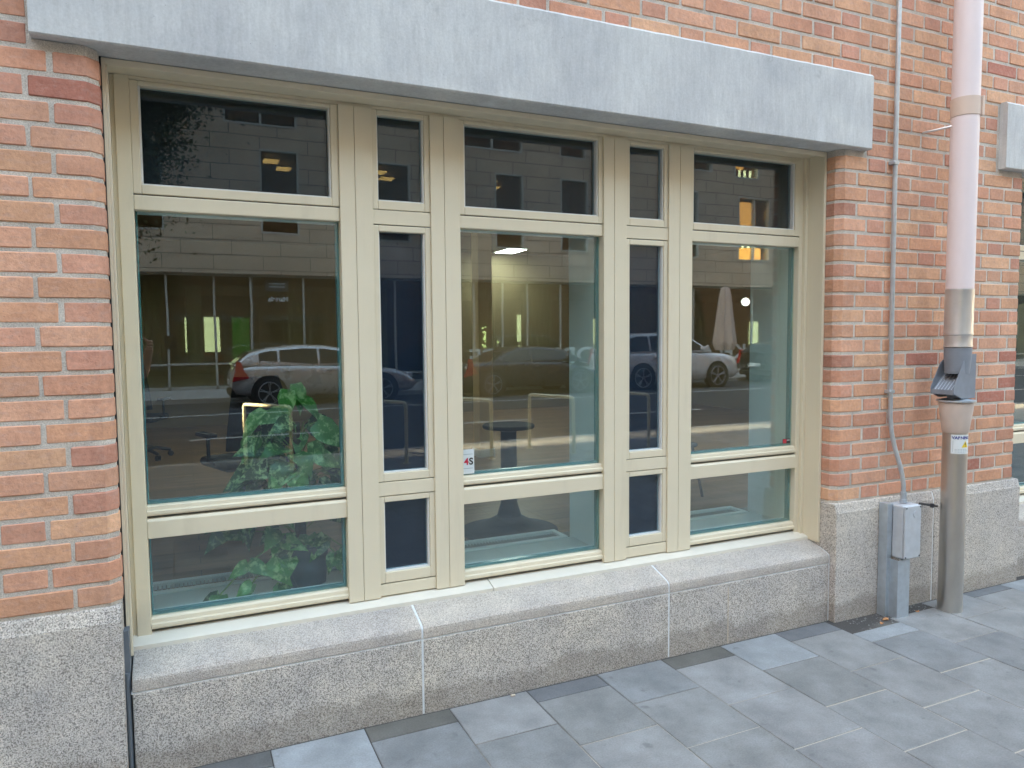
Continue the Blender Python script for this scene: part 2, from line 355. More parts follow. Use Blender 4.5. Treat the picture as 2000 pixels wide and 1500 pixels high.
# ------------------------------------------------------------------ brickwork
def tintof(header):
    r = random.random()
    if header:
        base = random.choice([(.66, .35, .24), (.62, .315, .22), (.69, .38, .25), (.70, .40, .26)])
        if r < .03: base = (.54, .275, .19)
    else:
        base = random.choice([(.73, .42, .255), (.70, .385, .235), (.76, .46, .285), (.67, .35, .225), (.72, .41, .27)])
        if r < .03: base = (.50, .21, .15)
    k = random.uniform(.96, 1.14); return tuple(min(1, c*k) for c in base)
bw = MB()
def brick(x0, x1, z0, z1, chl=False, chr_=False):
    dy = random.uniform(-.0025, .0015); j = lambda: random.uniform(-.0012, .0012)
    x0 += 0 if chl else j(); x1 += 0 if chr_ else j(); z0 += j(); z1 += j()
    e = .0035; D = .11; t = tintof(x1-x0 < .18)
    # outline in plan, front to back
    pl = []
    pl.append((x0, D)); 
    if chl: pl += [(x0, CH), (x0+CH, 0)]
    else: pl += [(x0, e), (x0+e, 0)]
    if chr_: pl += [(x1-CH, 0), (x1, CH)]
    else: pl += [(x1-e, 0), (x1, e)]
    pl.append((x1, D)); n = len(pl)
    cx = (x0+x1)/2
    def inset(p):
        xx = p[0]+(e if p[0] < cx else -e); yy = min(D, p[1]+e)
        return xx, yy
    # middle rings full outline, end rings pulled in = small chamfer all round
    rings = [([inset(p) for p in pl], z0), (pl, z0+e), (pl, z1-e), ([inset(p) for p in pl], z1)]
    jj = lambda: random.uniform(-.0011, .0011)
    v = [(q[0]+(0 if (chl and q[0] < x0+.04) or (chr_ and q[0] > x1-.04) else jj()), q[1]+dy+(abs(jj()) if q[1] < .02 else 0), z+jj()) for ring, z in rings for q in ring]; f = []
    for i in range(3):
        for k in range(n-1): f.append((i*n+k, i*n+k+1, (i+1)*n+k+1, (i+1)*n+k))
    f.append(tuple(range(n))[::-1]); f.append(tuple(range(3*n, 4*n)))
    bw.add(v, f, 0, t)
BL, BH, J = .242, .117, .012
PER = BL+BH+2*J
def course(z0, z1, xa, xb, phase, chl=False, chr_=False):
    """Flemish bond between xa and xb; header start at phase + k*PER"""
    k = math.floor((xa-phase)/PER)-1
    segs = []
    while True:
        h0 = phase+k*PER
        if h0 > xb: break
        segs += [(h0, h0+BH), (h0+BH+J, h0+PER-J)]; k += 1
    out = []
    for a, b in segs:
        a2, b2 = max(a, xa), min(b, xb)
        if b2-a2 > .001: out.append([a2, b2])
    # merge slivers at the ends
    if out and out[0][0] > xa+.0001: out[0][0] = xa
    if out and out[-1][1] < xb-.0001: out[-1][1] = xb
    if len(out) > 1 and out[0][1]-out[0][0] < .08: out[1][0] = out[0][0]; out.pop(0)
    if len(out) > 1 and out[-1][1]-out[-1][0] < .08: out[-2][1] = out[-1][1]; out.pop()
    for i, (a, b) in enumerate(out):
        brick(a, b, z0, z1, chl and i == 0, chr_ and i == len(out)-1)
WX0, WX1, WZ1 = -3.2, 9.2, 4.2
H = .075
openings = [(XL, XR), (XL+DX, XR+DX)]
lint = [(-.434, 3.06), (4.10, 7.67)]
for i in range(int((WZ1-PT)/H)):
    z0 = PT+i*H+.0065; z1 = PT+(i+1)*H-.0065
    odd = i % 2 == 0
    zmid = (z0+z1)/2
    spans = []
    if i < 23:
        spans = [(WX0, XL, 0, 1), (XR, XL+DX, 1, 1), (XR+DX, WX1, 1, 0)]
    elif zmid < LT:
        spans = [(WX0, lint[0][0]-.012, 0, 0), (lint[0][1]+.012, lint[1][0]-.02, 0, 0), (lint[1][1]+.012, WX1, 0, 0)]
    else: spans = [(WX0, WX1, 0, 0)]
    for a, b, cl, cr in spans:
        if cl or cr:
            if cr and not cl: ph = -.768 if odd else -.578
            else: ph = (3.088 if odd else 3.271)+(DX if a > 5 else 0)
        else:
            ph = 3.088 if odd else 3.271
            if b < 0: ph = -.768 if odd else -.578
        course(z0, z1, a, b, ph, cl, cr)
bw.build('brickwork', 'brick', house)
# mortar bed: a solid body 5 mm behind the brick faces, same chamfers at the openings
mm = MB(); g = .0034
def pier(xa, xb, cl, cr):
    pl = [(xa+(g if cl else 0), .112)]
    pl += [(xa+g, CH+g*.4), (xa+CH+g*.4, g)] if cl else [(xa, g)]
    pl += [(xb-CH-g*.4, g), (xb-g, CH+g*.4)] if cr else [(xb, g)]
    pl += [(xb-(g if cr else 0), .112)]
    mm.prism(pl, 'z', PT-.004, LB-.001)
pier(WX0, XL, 0, 1); pier(XR, XL+DX, 1, 1); pier(XR+DX, WX1, 1, 0)
for a, b in ((WX0, lint[0][0]), (lint[0][1], lint[1][0]), (lint[1][1], WX1)): mm.box(a, b, g, .112, LB-.001, LT+.003)
mm.box(WX0, WX1, g, .112, LT+.003, WZ1)
mm.build('mortar', 'mortar', house)
# structural wall behind
cw = MB()
cw.box(WX0, XL-.004, .112, .30, .0, 3.0); cw.box(XR+.004, XL+DX-.004, .112, .30, .0, 3.0); cw.box(XR+DX+.004, WX1, .112, .30, 0, 3.0)
cw.box(WX0, WX1, .112, .30, 3.0, WZ1)
for d in (0, DX): cw.box(XL+d-.004, XR+d+.004, .13, .30, LB+.012, 3.0); cw.box(XL+d-.004, XR+d+.004, .26, .30, 0, .38)
cw.build('backing_wall', 'mortar', house)
uw = MB(); uw.box(-45, 45, .03, 12, WZ1, 15); uw.box(-45, WX0, .02, 12, -.2, WZ1); uw.box(WX1, 45, .02, 12, -.2, WZ1)
uw.build('outer_wall', 'brick_far', house)
# ------------------------------------------------------------------ lintels (weathered concrete, chipped arrises)
for a, b in lint:
    m = MB(); nx = 90
    prof = [(.11, LB), (-.034, LB), (-.040, LB+.006), (-.040, LT-.012), (-.028, LT), (.11, LT)]
    rows = []
    for i in range(nx+1):
        xx = a+(b-a)*i/nx; k = random.uniform(0, .0016); k2 = random.uniform(0, .0022)
        rows.append([(xx, y+(k if q == 2 else 0), z+(k if q in (1,) else 0)-(k2 if q in (3, 4) else 0)) for q, (y, z) in enumerate(prof)])
    v = [q for r_ in rows for q in r_]; n = len(prof)
    f = [(i*n+k, i*n+(k+1) % n, (i+1)*n+(k+1) % n, (i+1)*n+k) for i in range(nx) for k in range(n)]
    f += [tuple(range(n)), tuple(range(nx*n, nx*n+n))[::-1]]
    m.add(v, f); m.build('concrete_lintel', 'concrete', house)
# thin mortar seam round the lintels is given by the mortar body; rust stain free
# ------------------------------------------------------------------ granite plinths and sill stones
PY = -.020
for a, b in ((WX0, XL-.004), (XR+.0, XL+DX+.02), (XR+DX, WX1)):
    m = MB(); prof = [(.28, -.25), (PY, -.25), (PY, PT-.050), (PY+.004, PT-.040), (-.006, PT-.004), (.05, PT-.004), (.28, PT-.004)]
    jn = {0: [], 1: [3.62], 2: []}[0 if a < -1 else (1 if a < 4 else 2)]
    xs = [a]+jn+[b]
    for u, w2 in zip(xs, xs[1:]): m.prism(prof, 'x', u+(0 if u == a else .004), w2-(0 if w2 == b else .004))
    m.build('plinth_stone', 'granite', house, bevel=.006)
    for q in jn:
        m = MB(); m.prism([(.2, -.1), (PY+.003, -.1), (PY+.003, PT-.05), (-.004, PT-.010), (.2, PT-.01)], 'x', q-.0038, q+.0038); m.build('stone_joint', 'grout_white', house)
for d in (0, DX):
    xs = [XL+.012, .747, 1.903, XR-.003]
    # coping stones: sloped top, rounded nose
    prof = [(.26, .394), (.15, .385), (.042, .352), (.026, .345), (.017, .336), (.015, .326), (.015, .296), (.26, .296)]
    for u, w2 in zip(xs, xs[1:]):
        m = MB(); m.prism(prof, 'x', d+u+.004, d+w2-.004); m.build('sill_stone', 'granite_smooth', house, bevel=.003)
        m = MB(); m.box(d+u+.004, d+w2-.004, .016, .26, -.25, .290)
        m.build('base_stone', 'granite', house, bevel=.003)
    gm = MB()
    for q in xs[1:-1]:
        gm.prism([(.25, .392), (.15, .383), (.044, .3495), (.028, .342), (.020, .334), (.0185, .325), (.0185, -.1), (.25, -.1)], 'x', d+q-.0045, d+q+.0045)
    gm.box(d+xs[0], d+xs[-1], .019, .25, .2895, .2965)
    gm.prism([(.25, .392), (.15, .383), (.044, .3495), (.028, .342), (.020, .334), (.0185, .325), (.0185, -.1), (.25, -.1)], 'x', d+xs[-1]-.004, d+xs[-1]+.003)
    gm.build('stone_joint', 'grout_white', house)
    gm = MB(); gm.box(d+2.238, d+2.243, .0150, .03, .0, .270); gm.build('stone_joint', 'grout_tan', house)
    gm = MB(); gm.box(d+XL-.004, d+XL+.012, .035, .2, -.2, .50); gm.tube([(d+XL+.004, .028, -.1), (d+XL+.004, .024, .12), (d+XL+.003, .03, .36)], .0075, 10)
    gm.build('sealant_strip', 'sealant', house)
# ------------------------------------------------------------------ the window
GX = []      # (kind, xl, xr) of the glass columns, measured on the frame face
wide = [(-.187, .505), (.993, 1.668), (2.160, 2.838)]
wide_u = [(-.164, .478), (1.013, 1.648), (2.170, 2.810)]
narrow = [(.655, .843), (1.812, 2.000)]
mull = [(.507, .633), (.866, .990), (1.670, 1.790), (2.022, 2.157)]
ZB = .428
def make_window(d):
    win = empty('window', (0, 0, 0)); win.parent = house
    # lining with front lip
    m = MB()
    m.box(XL+.002, XL+.012, .080, .26, .385, 2.352)            # left cheek
    m.box(XL+.012, XL+.020, .080, .094, .395, 2.331)           # left lip
    m.box(XR-.010, XR-.002, .080, .26, .385, 2.352)
    m.box(XR-.017, XR-.010, .080, .094, .395, 2.331)
    m.box(XL+.012, XR-.010, .080, .094, 2.331, 2.352)          # head lip
    m.box(XL+.012, XR-.010, .094, .26, 2.346, 2.352)
    m.build('lining', 'frame_paint', win, .0015)
    # outer jambs and head: stepped boards
    m = MB()
    m.box(XL+.012, -.236, .212, .262, .400, 2.346); m.box(-.236, -.190, YF, .262, .412, 2.346)
    m.box(2.840, 2.864, YF, .262, .412, 2.346); m.box(2.864, XR-.010, .185, .262, .400, 2.346)
    m.box(-.190, 2.840, YF+.003, .262, 2.332, 2.346)
    m.build('outer_frame', 'frame_paint', win, .002)
    for a, b in mull:
        o = MB(); g2 = a+(b-a)*.46
        o.box(a, g2-.001, YF-.010, .262, ZB-.012, 2.332); o.box(g2+.001, b, YF-.010, .262, ZB-.012, 2.332)
        o.box(g2-.001, g2+.001, YF-.005, .26, ZB-.010, 2.330)
        o.build('mullion', 'frame_paint', win, .0016)
    # rails of the wide bays
    for (a, b), (ua, ub) in zip(wide, wide_u):
        a0, b0 = a-.003 if a < 0 else a-.003, b+.002
        m = MB()                                                # upper sash
        y0 = YF-.001
        m.box(a0, ua, y0, .25, 1.953, 2.331); m.box(ub, b0, y0, .25, 1.953, 2.331)
        m.box(ua, ub, y0, .25, 1.953, 1.984); m.box(ua, ub, y0, .25, 2.316, 2.331)
        m.build('upper_sash', 'frame_paint', win, .003)
        m = MB(); e = .0022
        m.box(ua, ua+.006, y0+.008, .24, 1.984, 2.316); m.box(ub-.006, ub, y0+.008, .24, 1.984, 2.316); m.box(ua+.006, ub-.006, y0+.008, .24, 1.984, 1.989)
        m.build('glazing_bead', 'bead', win, .001)
        m = MB(); m.box(a0, b0, y0+.001, .25, 1.898, 1.949); m.build('transom', 'frame_paint', win, .004)
        # lower transom with stepped bead and sloped, shiny top
        m = MB()
        m.prism([(.25, .836), (YF+.002, .836), (YF-.001, .842), (YF-.001, .852), (YF+.006, .855), (YF+.008, .868), (YF+.014, .872), (.25, .872)], 'x', a0, b0)
        m.build('bottom_bead', 'frame_paint', win, .0012)
        m = MB()
        m.prism([(.25, .756), (YF-.002, .756), (YF-.002, .816), (YF+.004, .826), (.25, .829)], 'x', a0, b0)
        m.build('transom', 'frame_paint', win, .002)
        m = MB()
        m.prism([(.25, .430), (YF+.002, .430), (YF-.002, .436), (YF-.002, .447), (YF+.005, .450), (YF+.007, .464), (YF+.014, .470), (.25, .470)], 'x', a0, b0)
        m.build('bottom_bead', 'frame_paint', win, .0012)
        for zz in ((.829, .836), (1.949, 1.953), (.424, .430)): box('shadow_gap', 'groove', win, a0, b0, YF+.011, .25, *zz)
        # panes with teal edges
        for z0, z1, mt in ((1.984, 2.316, 'pane_dark'), (.872, 1.898, 'pane_clear'), (.470, .756, 'pane_clear')):
            gx0, gx1 = (ua+.006, ub-.006) if z0 > 1.9 else (a, b)
            m = MB(); m.box(gx0, gx1, .232, .238, z0, z1); m.build('pane', mt, win)
            if z0 > 1.9: box('spandrel_panel', 'spandrel_upper', win, gx0, gx1, .245, .255, z0-.01, z1+.01)
            else:
                m = MB(); t = .010
                m.box(gx0, gx1, .239, .262, z0, z0+t); m.box(gx1-t, gx1, .239, .262, z0+t, z1)
                m.box(gx0, gx0+.004, .239, .262, z0+t, z1)
                m.build('glass_edge', 'glass_edge', win)
                m = MB(); m.box(gx0, gx1, .262, .285, z0-.02, z0+.006); m.box(gx0, gx1, .262, .285, z1-.004, z1+.02)
                m.box(gx1-.004, gx1+.02, .262, .285, z0, z1); m.box(gx0-.02, gx0+.002, .262, .285, z0, z1)
                m.build('inner_frame', 'inner_white', win)
                box('inner_pane', 'pane_inner', win, gx0, gx1, .2625, .2655, z0, z1)
    for ni, (a, b) in enumerate(narrow):
        A, B = (mull[1 if ni == 0 else 3][0], mull[0 if ni == 0 else 2][1])[1], mull[1 if ni == 0 else 3][0]
        for z0, z1 in ((1.986, 2.312), (.915, 1.868), (.513, .799)):
            m = MB(); lo = {1.986: 1.953, .915: .882, .513: .470}[z0]; hi = {2.312: 2.331, 1.868: 1.892, .799: .822}[z1]; y0 = YF-.001
            m.box(A, a, y0, .25, lo, hi); m.box(b, B, y0, .25, lo, hi); m.box(a, b, y0, .25, lo, z0); m.box(a, b, y0, .25, z1, hi)
            m.build('sash', 'frame_paint', win, .003)
            m = MB(); m.box(a, a+.004, y0+.008, .24, z0, z1); m.box(b-.006, b, y0+.008, .24, z0, z1); m.box(a+.004, b-.006, y0+.008, .24, z0, z0+.005)
            m.build('glazing_bead', 'bead', win, .001)
            m = MB(); m.box(a+.004, b-.006, .226, .232, z0+.005, z1); m.build('pane', 'pane_dark', win)
            box('spandrel_panel', 'spandrel_upper' if z0 > 1.9 else 'spandrel', win, a, b, .238, .25, z0-.01, z1+.01)
        for zz in ((1.895, 1.950), (.825, .879), (.420, .466)): box('rail', 'frame_paint', win, A, B, YF-.003, .25, *zz, bevel=.002)
        for z in (1.950, 1.892, .879, .822, .466): box('shadow_gap', 'groove', win, A, B, YF+.008, .25, z, z+(.003 if z != .466 else .004))
    # flashing, two lengths with a lapped joint
    for u, w2 in ((XL+.012, 1.10), (1.1035, XR-.010)):
        m = MB(); m.prism([(.225, .419), (.158, .402), (.150, .399), (.150, .384), (.156, .384), (.158, .396), (.225, .408)], 'x', u, w2)
        m.build('flashing', 'flashing_paint', win, .001)
    if d: win.location = (d, 0, 0)
    return win
glass('pane_inner', (.96, .985, .975), .02, .08)
win = make_window(0)
w2 = copy_tree(win, house, (DX, 0, 0))
# black gap between the left brick reveal and lining
for d in (0, DX):
    box('reveal_gap', 'gasket', house, d+XL-.004, d+XL+.002, .078, .2, .36, 2.353)
# ------------------------------------------------------------------ pavement, road, kerbs
def struct(o): return tag(o, kind='structure')
struct(box('ground', 'soil', None, -120, 120, -120, 60, -.6, -.26))
m = MB(); m.box(-20, 40, -6.15, .02, -.25, -.0032); m.build('pavement_bed', 'joint_sand')['kind'] = 'structure'
# slabs
sl = MB(); PX = .335; PYY = .340; jw = .006
def slab(x0, x1, y0, y1, t):
    e = .0025; zt = random.uniform(-.0012, .0012)
    v = [(x0, y0, -.02), (x1, y0, -.02), (x1, y1, -.02), (x0, y1, -.02), (x0, y0, zt-e), (x1, y0, zt-e), (x1, y1, zt-e), (x0, y1, zt-e),
         (x0+e, y0+e, zt), (x1-e, y0+e, zt), (x1-e, y1-e, zt), (x0+e, y1-e, zt)]
    f = [(0, 1, 5, 4), (1, 2, 6, 5), (2, 3, 7, 6), (3, 0, 4, 7), (4, 5, 9, 8), (5, 6, 10, 9), (6, 7, 11, 10), (7, 4, 8, 11), (8, 9, 10, 11)]
    sl.add(v, f, 0, t)
for i in range(-14, 36):
    x0 = .513+i*PX; ph = -.095 if i % 2 == 0 else -.268
    y1 = .006 if x0 < 2.85 else -.029
    ys = [y1]; y = ph
    while y > -6.0: ys.append(y); y -= PYY
    ys.append(-6.02)
    for j2, (a, b) in enumerate(zip(ys, ys[1:])):
        k = random.uniform(.95, 1.05); base = random.choice([(.225, .228, .222), (.235, .235, .227), (.21, .216, .215), (.248, .247, .24), (.215, .216, .207)])
        if j2 == 0 and a-b < .15: base = random.choice([(.115, .115, .11), (.14, .145, .15), (.12, .115, .10)])
        if j2 == 0 and a-b > .15 and random.random() < .6: base = (.265, .28, .285)
        # unpaved pocket of grit round the downpipe and post
        if 2.95 < x0+PX/2 < 3.65 and j2 == 0 and y1 < 0:
            if a-b < .15: continue
            a = -.16
        slab(x0+jw*.3, x0+PX-jw*.3, b+jw*.55, a-(0 if j2 == 0 else jw*.55), tuple(min(1, c*k) for c in base))
sl.build('pavement', 'slab')['kind'] = 'structure'
gr = MB()
for i in range(420):
    cx, cy = random.uniform(2.95, 3.60), random.uniform(-.165, -.022); r_ = random.uniform(.003, .009)
    if random.random() < (0.45 if cx < 3.3 else 0): continue
    pts = [Vector((random.gauss(0, 1), random.gauss(0, 1), random.gauss(0, .7))).normalized()*r_*random.uniform(.7, 1.1) for _ in range(6)]
    v = [(cx+r_, cy, 0), (cx-r_, cy+.2*r_, -.002), (cx, cy+r_, 0), (cx+.2*r_, cy-r_, -.001), (cx, cy, r_*.8), (cx, cy, -r_)]
    v = [(a+random.uniform(-.3, .3)*r_, b+random.uniform(-.3, .3)*r_, c-.006) for a, b, c in v]
    gr.add(v, [(0, 2, 4), (2, 1, 4), (1, 3, 4), (3, 0, 4), (2, 0, 5), (1, 2, 5), (3, 1, 5), (0, 3, 5)])
tag(gr.build('gravel', 'gravel_stone'), 'dark grit filling the unpaved pocket behind the drainpipe', 'gravel', kind='stuff')
lf = MB()
for (cx, cy, rr, a0) in ((3.16, -.105, .022, .3), (3.10, -.13, .014, 1.2), (3.40, -.10, .014, 2.0)):
    pts = [(cx+rr*math.cos(a0+t)*(1 if t < 3.2 else .55), cy+rr*.6*math.sin(a0+t), .002+.004*math.sin(t*2)) for t in [k*math.pi/4 for k in range(8)]]
    lf.add(pts+[(q[0], q[1], q[2]-.0012) for q in pts], [tuple(range(8)), tuple(range(8, 16))[::-1]]+[(k, (k+1) % 8, 8+(k+1) % 8, 8+k) for k in range(8)])
tag(lf.build('fallen_leaves', 'dead_leaf'), 'few dry orange leaf scraps in the grit by the steel post', 'dead leaves', kind='stuff')
# road and kerbs
RZ = -.14
struct(box('road', 'asphalt', None, -70, 70, -16.4, -6.15, -.26, RZ))
m = MB()
for i in range(-20, 40): m.box(i*1.0+.004, i*1.0+.996, -6.15, -6.025, -.26, .002)
m.build('kerb', 'kerb_stone', None, .008)['kind'] = 'structure'
m = MB()
for i in range(-20, 45): m.box(i*1.0+.004, i*1.0+.996, -16.55, -16.40, -.26, -.02)
m.build('far_kerb', 'kerb_stone', None, .008)['kind'] = 'structure'
struct(box('far_pavement', 'kerb_stone', None, -70, 70, -21.5, -16.555, -.26, -.024))
m = MB(); m.box(-20, 40, -13.35, -13.25, RZ-.002, RZ+.004)
for i in range(-4, 10): m.box(i*4.0, i*4.0+2, -9.4, -9.28, RZ-.002, RZ+.004)
m.build('road_marking', 'road_paint')['kind'] = 'structure'
# ------------------------------------------------------------------ drainpipe
dp = empty('drainpipe', (3.575, -.155, 0), label='tall round drainpipe, pink above and steel below, with grey leaf trap', cat='drainpipe')
def lz(name, mat, prof, n=48, bevel=0):
    m = MB(); m.lathe([(r*.665, z) for r, z in prof], 0, 0, n); return m.build(name, mat, dp, bevel)
lz('upper_pipe', 'pipe_pink', [(.096, 1.60), (.096, 9)])
lz('bracket', 'pipe_beige', [(.096, 2.535), (.1005, 2.536), (.1005, 2.625), (.096, 2.626)])
m = MB(); m.box(.030, .044, -.070, -.052, 2.532, 2.629); m.build('bracket_clasp', 'pipe_beige', dp, .002)
m = MB(); m.tube([(-.050, .03, 2.495), (-.085, .09, 2.488), (-.10, .16, 2.488)], .006, 8); m.build('bracket_pin', 'zinc', dp)
lz('zinc_sleeve', 'zinc', [(.094, 1.67), (.100, 1.672), (.0995, 1.675), (.0995, 1.455), (.1015, 1.450), (.1015, 1.444), (.097, 1.440), (.0975, 1.392), (.0995, 1.388), (.0995, 1.380), (.092, 1.377), (.088, 1.375)])
# leaf trap: a spout running into an open box with cheeks
lz('trap_spout', 'trap_grey', [(.096, 1.376), (.094, 1.33), (.086, 1.245), (.082, 1.245), (.078, 1.35)])
m = MB()
cy0 = -.175
chk = [(.10, 1.335), (.02, 1.335), (cy0, 1.175), (cy0, 1.150), (-.07, 1.118), (.10, 1.118)]
m.prism([(.100, 1.120), (.100, 1.330), (.02, 1.330), (-.05, 1.30), (-.155, 1.175), (-.155, 1.145), (-.05, 1.118)], 'x', -.108, -.103)
m.prism([(.100, 1.120), (.100, 1.345), (.02, 1.345), (-.05, 1.31), (-.155, 1.175), (-.155, 1.145), (-.05, 1.118)], 'x', .078, .083)
m.box(-.103, .078, .095, .100, 1.12, 1.33)
m.prism([(-.155, 1.140), (-.155, 1.146), (.095, 1.30), (.095, 1.292)], 'x', -.103, .078)
m.box(-.103, .078, -.1575, -.155, 1.140, 1.165)
o_ = m.build('leaf_trap', 'trap_grey', dp, .0015); o_.scale = (.66, .66, 1); o_.rotation_euler = (0, 0, R(-90))
m = MB()
for i in range(7): m.tube([(-.088+i*.026, -.147, 1.150), (-.088+i*.026, .0, 1.243)], .0025, 6)
o_ = m.build('trap_grating', 'galv', dp); o_.scale = (.66, .66, 1); o_.rotation_euler = (0, 0, R(-90))
lz('trap_outlet', 'trap_grey', [(.03, 1.15), (.075, 1.138), (.060, 1.118), (.085, 1.106)])
lz('funnel_rim', 'galv', [(.02, 1.106), (.128, 1.100), (.136, 1.101), (.136, 1.108), (.12, 1.110), (.02, 1.125)])
lz('funnel', 'pipe_clay', [(.118, 1.099), (.122, 1.095), (.112, 1.04), (.092, .945), (.088, .940)])
lz('standpipe', 'stainless', [(.080, .946), (.0865, .945), (.0875, .938), (.0875, -.02)], 64)
# warning label wrapped on the standpipe
import bmesh
def wrap(name, mat, w_, h_, a0, z0, r_, parent):
    m = MB(); n = 14; v = []
    for k in range(n+1):
        a = a0-w_/2/r_+w_/r_*k/n
        for z in (z0, z0+h_): v.append((r_*math.cos(a), r_*math.sin(a), z))
    m.add(v, [(2*k, 2*k+2, 2*k+3, 2*k+1) for k in range(n)], 0, None, True); return m.build(name, mat, parent)
LA = R(-146)+.55
lab = wrap('warning_label', 'white_sticker', .100, .098, LA, .835, .0586, dp)
def wrap_mesh(o, a0, r_):
    for v in o.data.vertices:
        a = a0+v.co.x/r_; rr = r_+v.co.z; zz = v.co.y; v.co = Vector((rr*math.cos(a), rr*math.sin(a), zz))
t = text_mesh('VARNING', .021, 'ink_blue', 'warning_text', lab, (0, 0, 0), (0, 0, 0), .0002, bold=.0008)
for v in t.data.vertices: v.co.y += .917
wrap_mesh(t, LA, .0588)
m = MB(); 
NT = 12
for k in range(NT):
    xa, xb = -.001+.041*k/NT, -.001+.041*(k+1)/NT; ha, hb = [.0005+.034*(1-abs(q-.0195)/.0205) for q in (xa, xb)]
    m.add([(xa, .868, 0), (xb, .868, 0), (xb, .868+hb, 0), (xa, .868+ha, 0)], [(0, 1, 2, 3)])
tri = m.build('warning_triangle', 'ink_yellow', lab); wrap_mesh(tri, LA, .0588)
m = MB(); m.add([(.0175, .878, 0), (.0215, .878, 0), (.0225, .893, 0), (.0165, .893, 0)], [(0, 1, 2, 3)]); m.add([(.0175, .871, 0), (.0215, .871, 0), (.0215, .875, 0), (.0175, .875, 0)], [(0, 1, 2, 3)])
e_ = m.build('warning_mark', 'ink_black', lab); wrap_mesh(e_, LA, .0590)
m = MB()
m.add([(-.042, .845, 0), (-.040, .845, 0), (-.040, .903, 0), (-.042, .903, 0)], [(0, 1, 2, 3)])
for k in range(3): 
    for q in range(6):
        xa = -.033+q*.013; m.add([(xa, .843+k*.007, 0), (xa+.010, .843+k*.007, 0), (xa+.010, .8455+k*.007, 0), (xa, .8455+k*.007, 0)], [(0, 1, 2, 3)])
e_ = m.build('label_line', 'ink_grey', lab); wrap_mesh(e_, LA, .0588)
# pipe clamp to the wall at the plinth
m = MB(); m.tube([(-.045, .05, .545), (-.075, .135, .545)], .006, 8); m.tube([(-.058, .075, .535), (-.058, .075, .555)], .010, 10); m.build('pipe_clamp', 'metal_dark', dp)
# ------------------------------------------------------------------ conduit, junction box, posts
cd = empty('conduit_pipe', (3.25, -.02, 0), label='thin galvanised conduit running up the brick wall to the grey box', cat='conduit')
path = [(0, 0, 9), (0, 0, 4), (0, 0, 2.3), (.004, 0, 1.5), (.009, 0, 1.12), (.011, 0, 1.02), (.016, -.006, .94), (.026, -.020, .86), (.036, -.038, .79), (.042, -.052, .73), (.044, -.060, .68), (.044, -.062, .60)]
m = MB(); m.tube(path, .0115, 14); m.build('conduit', 'galv', cd)
m = MB()
m.lathe([(.016, .622), (.016, .640), (.014, .641), (.014, .604), (.018, .603), (.018, .585)], .044, -.062, 8, smooth=False); m.build('gland', 'galv', cd)
for z in (2.31, 1.155):
    m = MB(); dx_ = 0 if z > 2 else .011
    m.box(dx_-.028, dx_+.012, -.0135, .018, z-.009, z+.009); m.tube([(dx_-.021, -.018, z), (dx_-.021, -.012, z)], .005, 8); m.build('conduit_clip', 'galv', cd, .002)
jb = empty('junction_box', (3.297, -.085, .443), label='grey cast metal junction box on a short steel post beside the drainpipe', cat='junction box')
jx = [(-.075, .075), (-.065, .045), (-.148, .148)]
m = MB(); m.box(-.068, .064, .020, .045, -.142, .142); m.build('back_plate', 'cast_alu', jb, .012, seg=3)
m = MB(); m.box(-.064, .060, -.043, .020, -.138, .138); m.build('housing', 'cast_alu', jb, .010, seg=3)
m = MB(); m.box(-.062, .058, -.055, -.045, -.136, .136); lid = m.build('lid', 'cast_alu', jb, .005, seg=3)
m = MB(); m.tube([(.014, -.0555, .092), (.014, -.0580, .092)], .017, 24); m.build('lid_badge', 'cast_alu', lid, .001)
for sx in (-.053, .049):
    for sz in (-.127, .127):
        m = MB(); m.tube([(sx, -.0545, sz), (sx, -.0565, sz)], .0045, 10); m.build('screw', 'metal_dark', lid)
pst = empty('channel_post', (3.262, -.118, 0), label='short bright U channel steel post under the grey box', cat='post')
m = MB(); w_ = .088; d_ = .05; t_ = .004
m.box(-w_/2, w_/2, -.002, t_-.002, -.05, .298); m.box(-w_/2, -w_/2+t_, t_-.002, d_, -.05, .298); m.box(w_/2-t_, w_/2, t_-.002, d_, -.05, .298)
m.build('channel', 'galv', pst, .0012)
bl = box('dark_backing', 'spandrel', None, DX-.30, DX+.60, .288, .292, .40, 2.3); struct(bl)  # dark sheet added behind the next bay so its panes read dark
rl = empty('wall_rail', (3.212, -.048, 0), label='tall narrow galvanised rail upright against the granite behind the box', cat='rail')
m = MB(); m.box(-.018, .018, -.022, .025, -.05, .585); m.box(-.021, -.018, -.025, .025, -.05, .585)
m.build('rail_profile', 'galv', rl, .001)
# small pale scrap on the ground by the base stone
m = MB(); m.box(1.105, 1.125, -.014, -.004, .0, .007); tag(m.build('paper_scrap', 'grout_tan', None, .003), 'tiny pale scrap lying against the granite base', 'scrap')
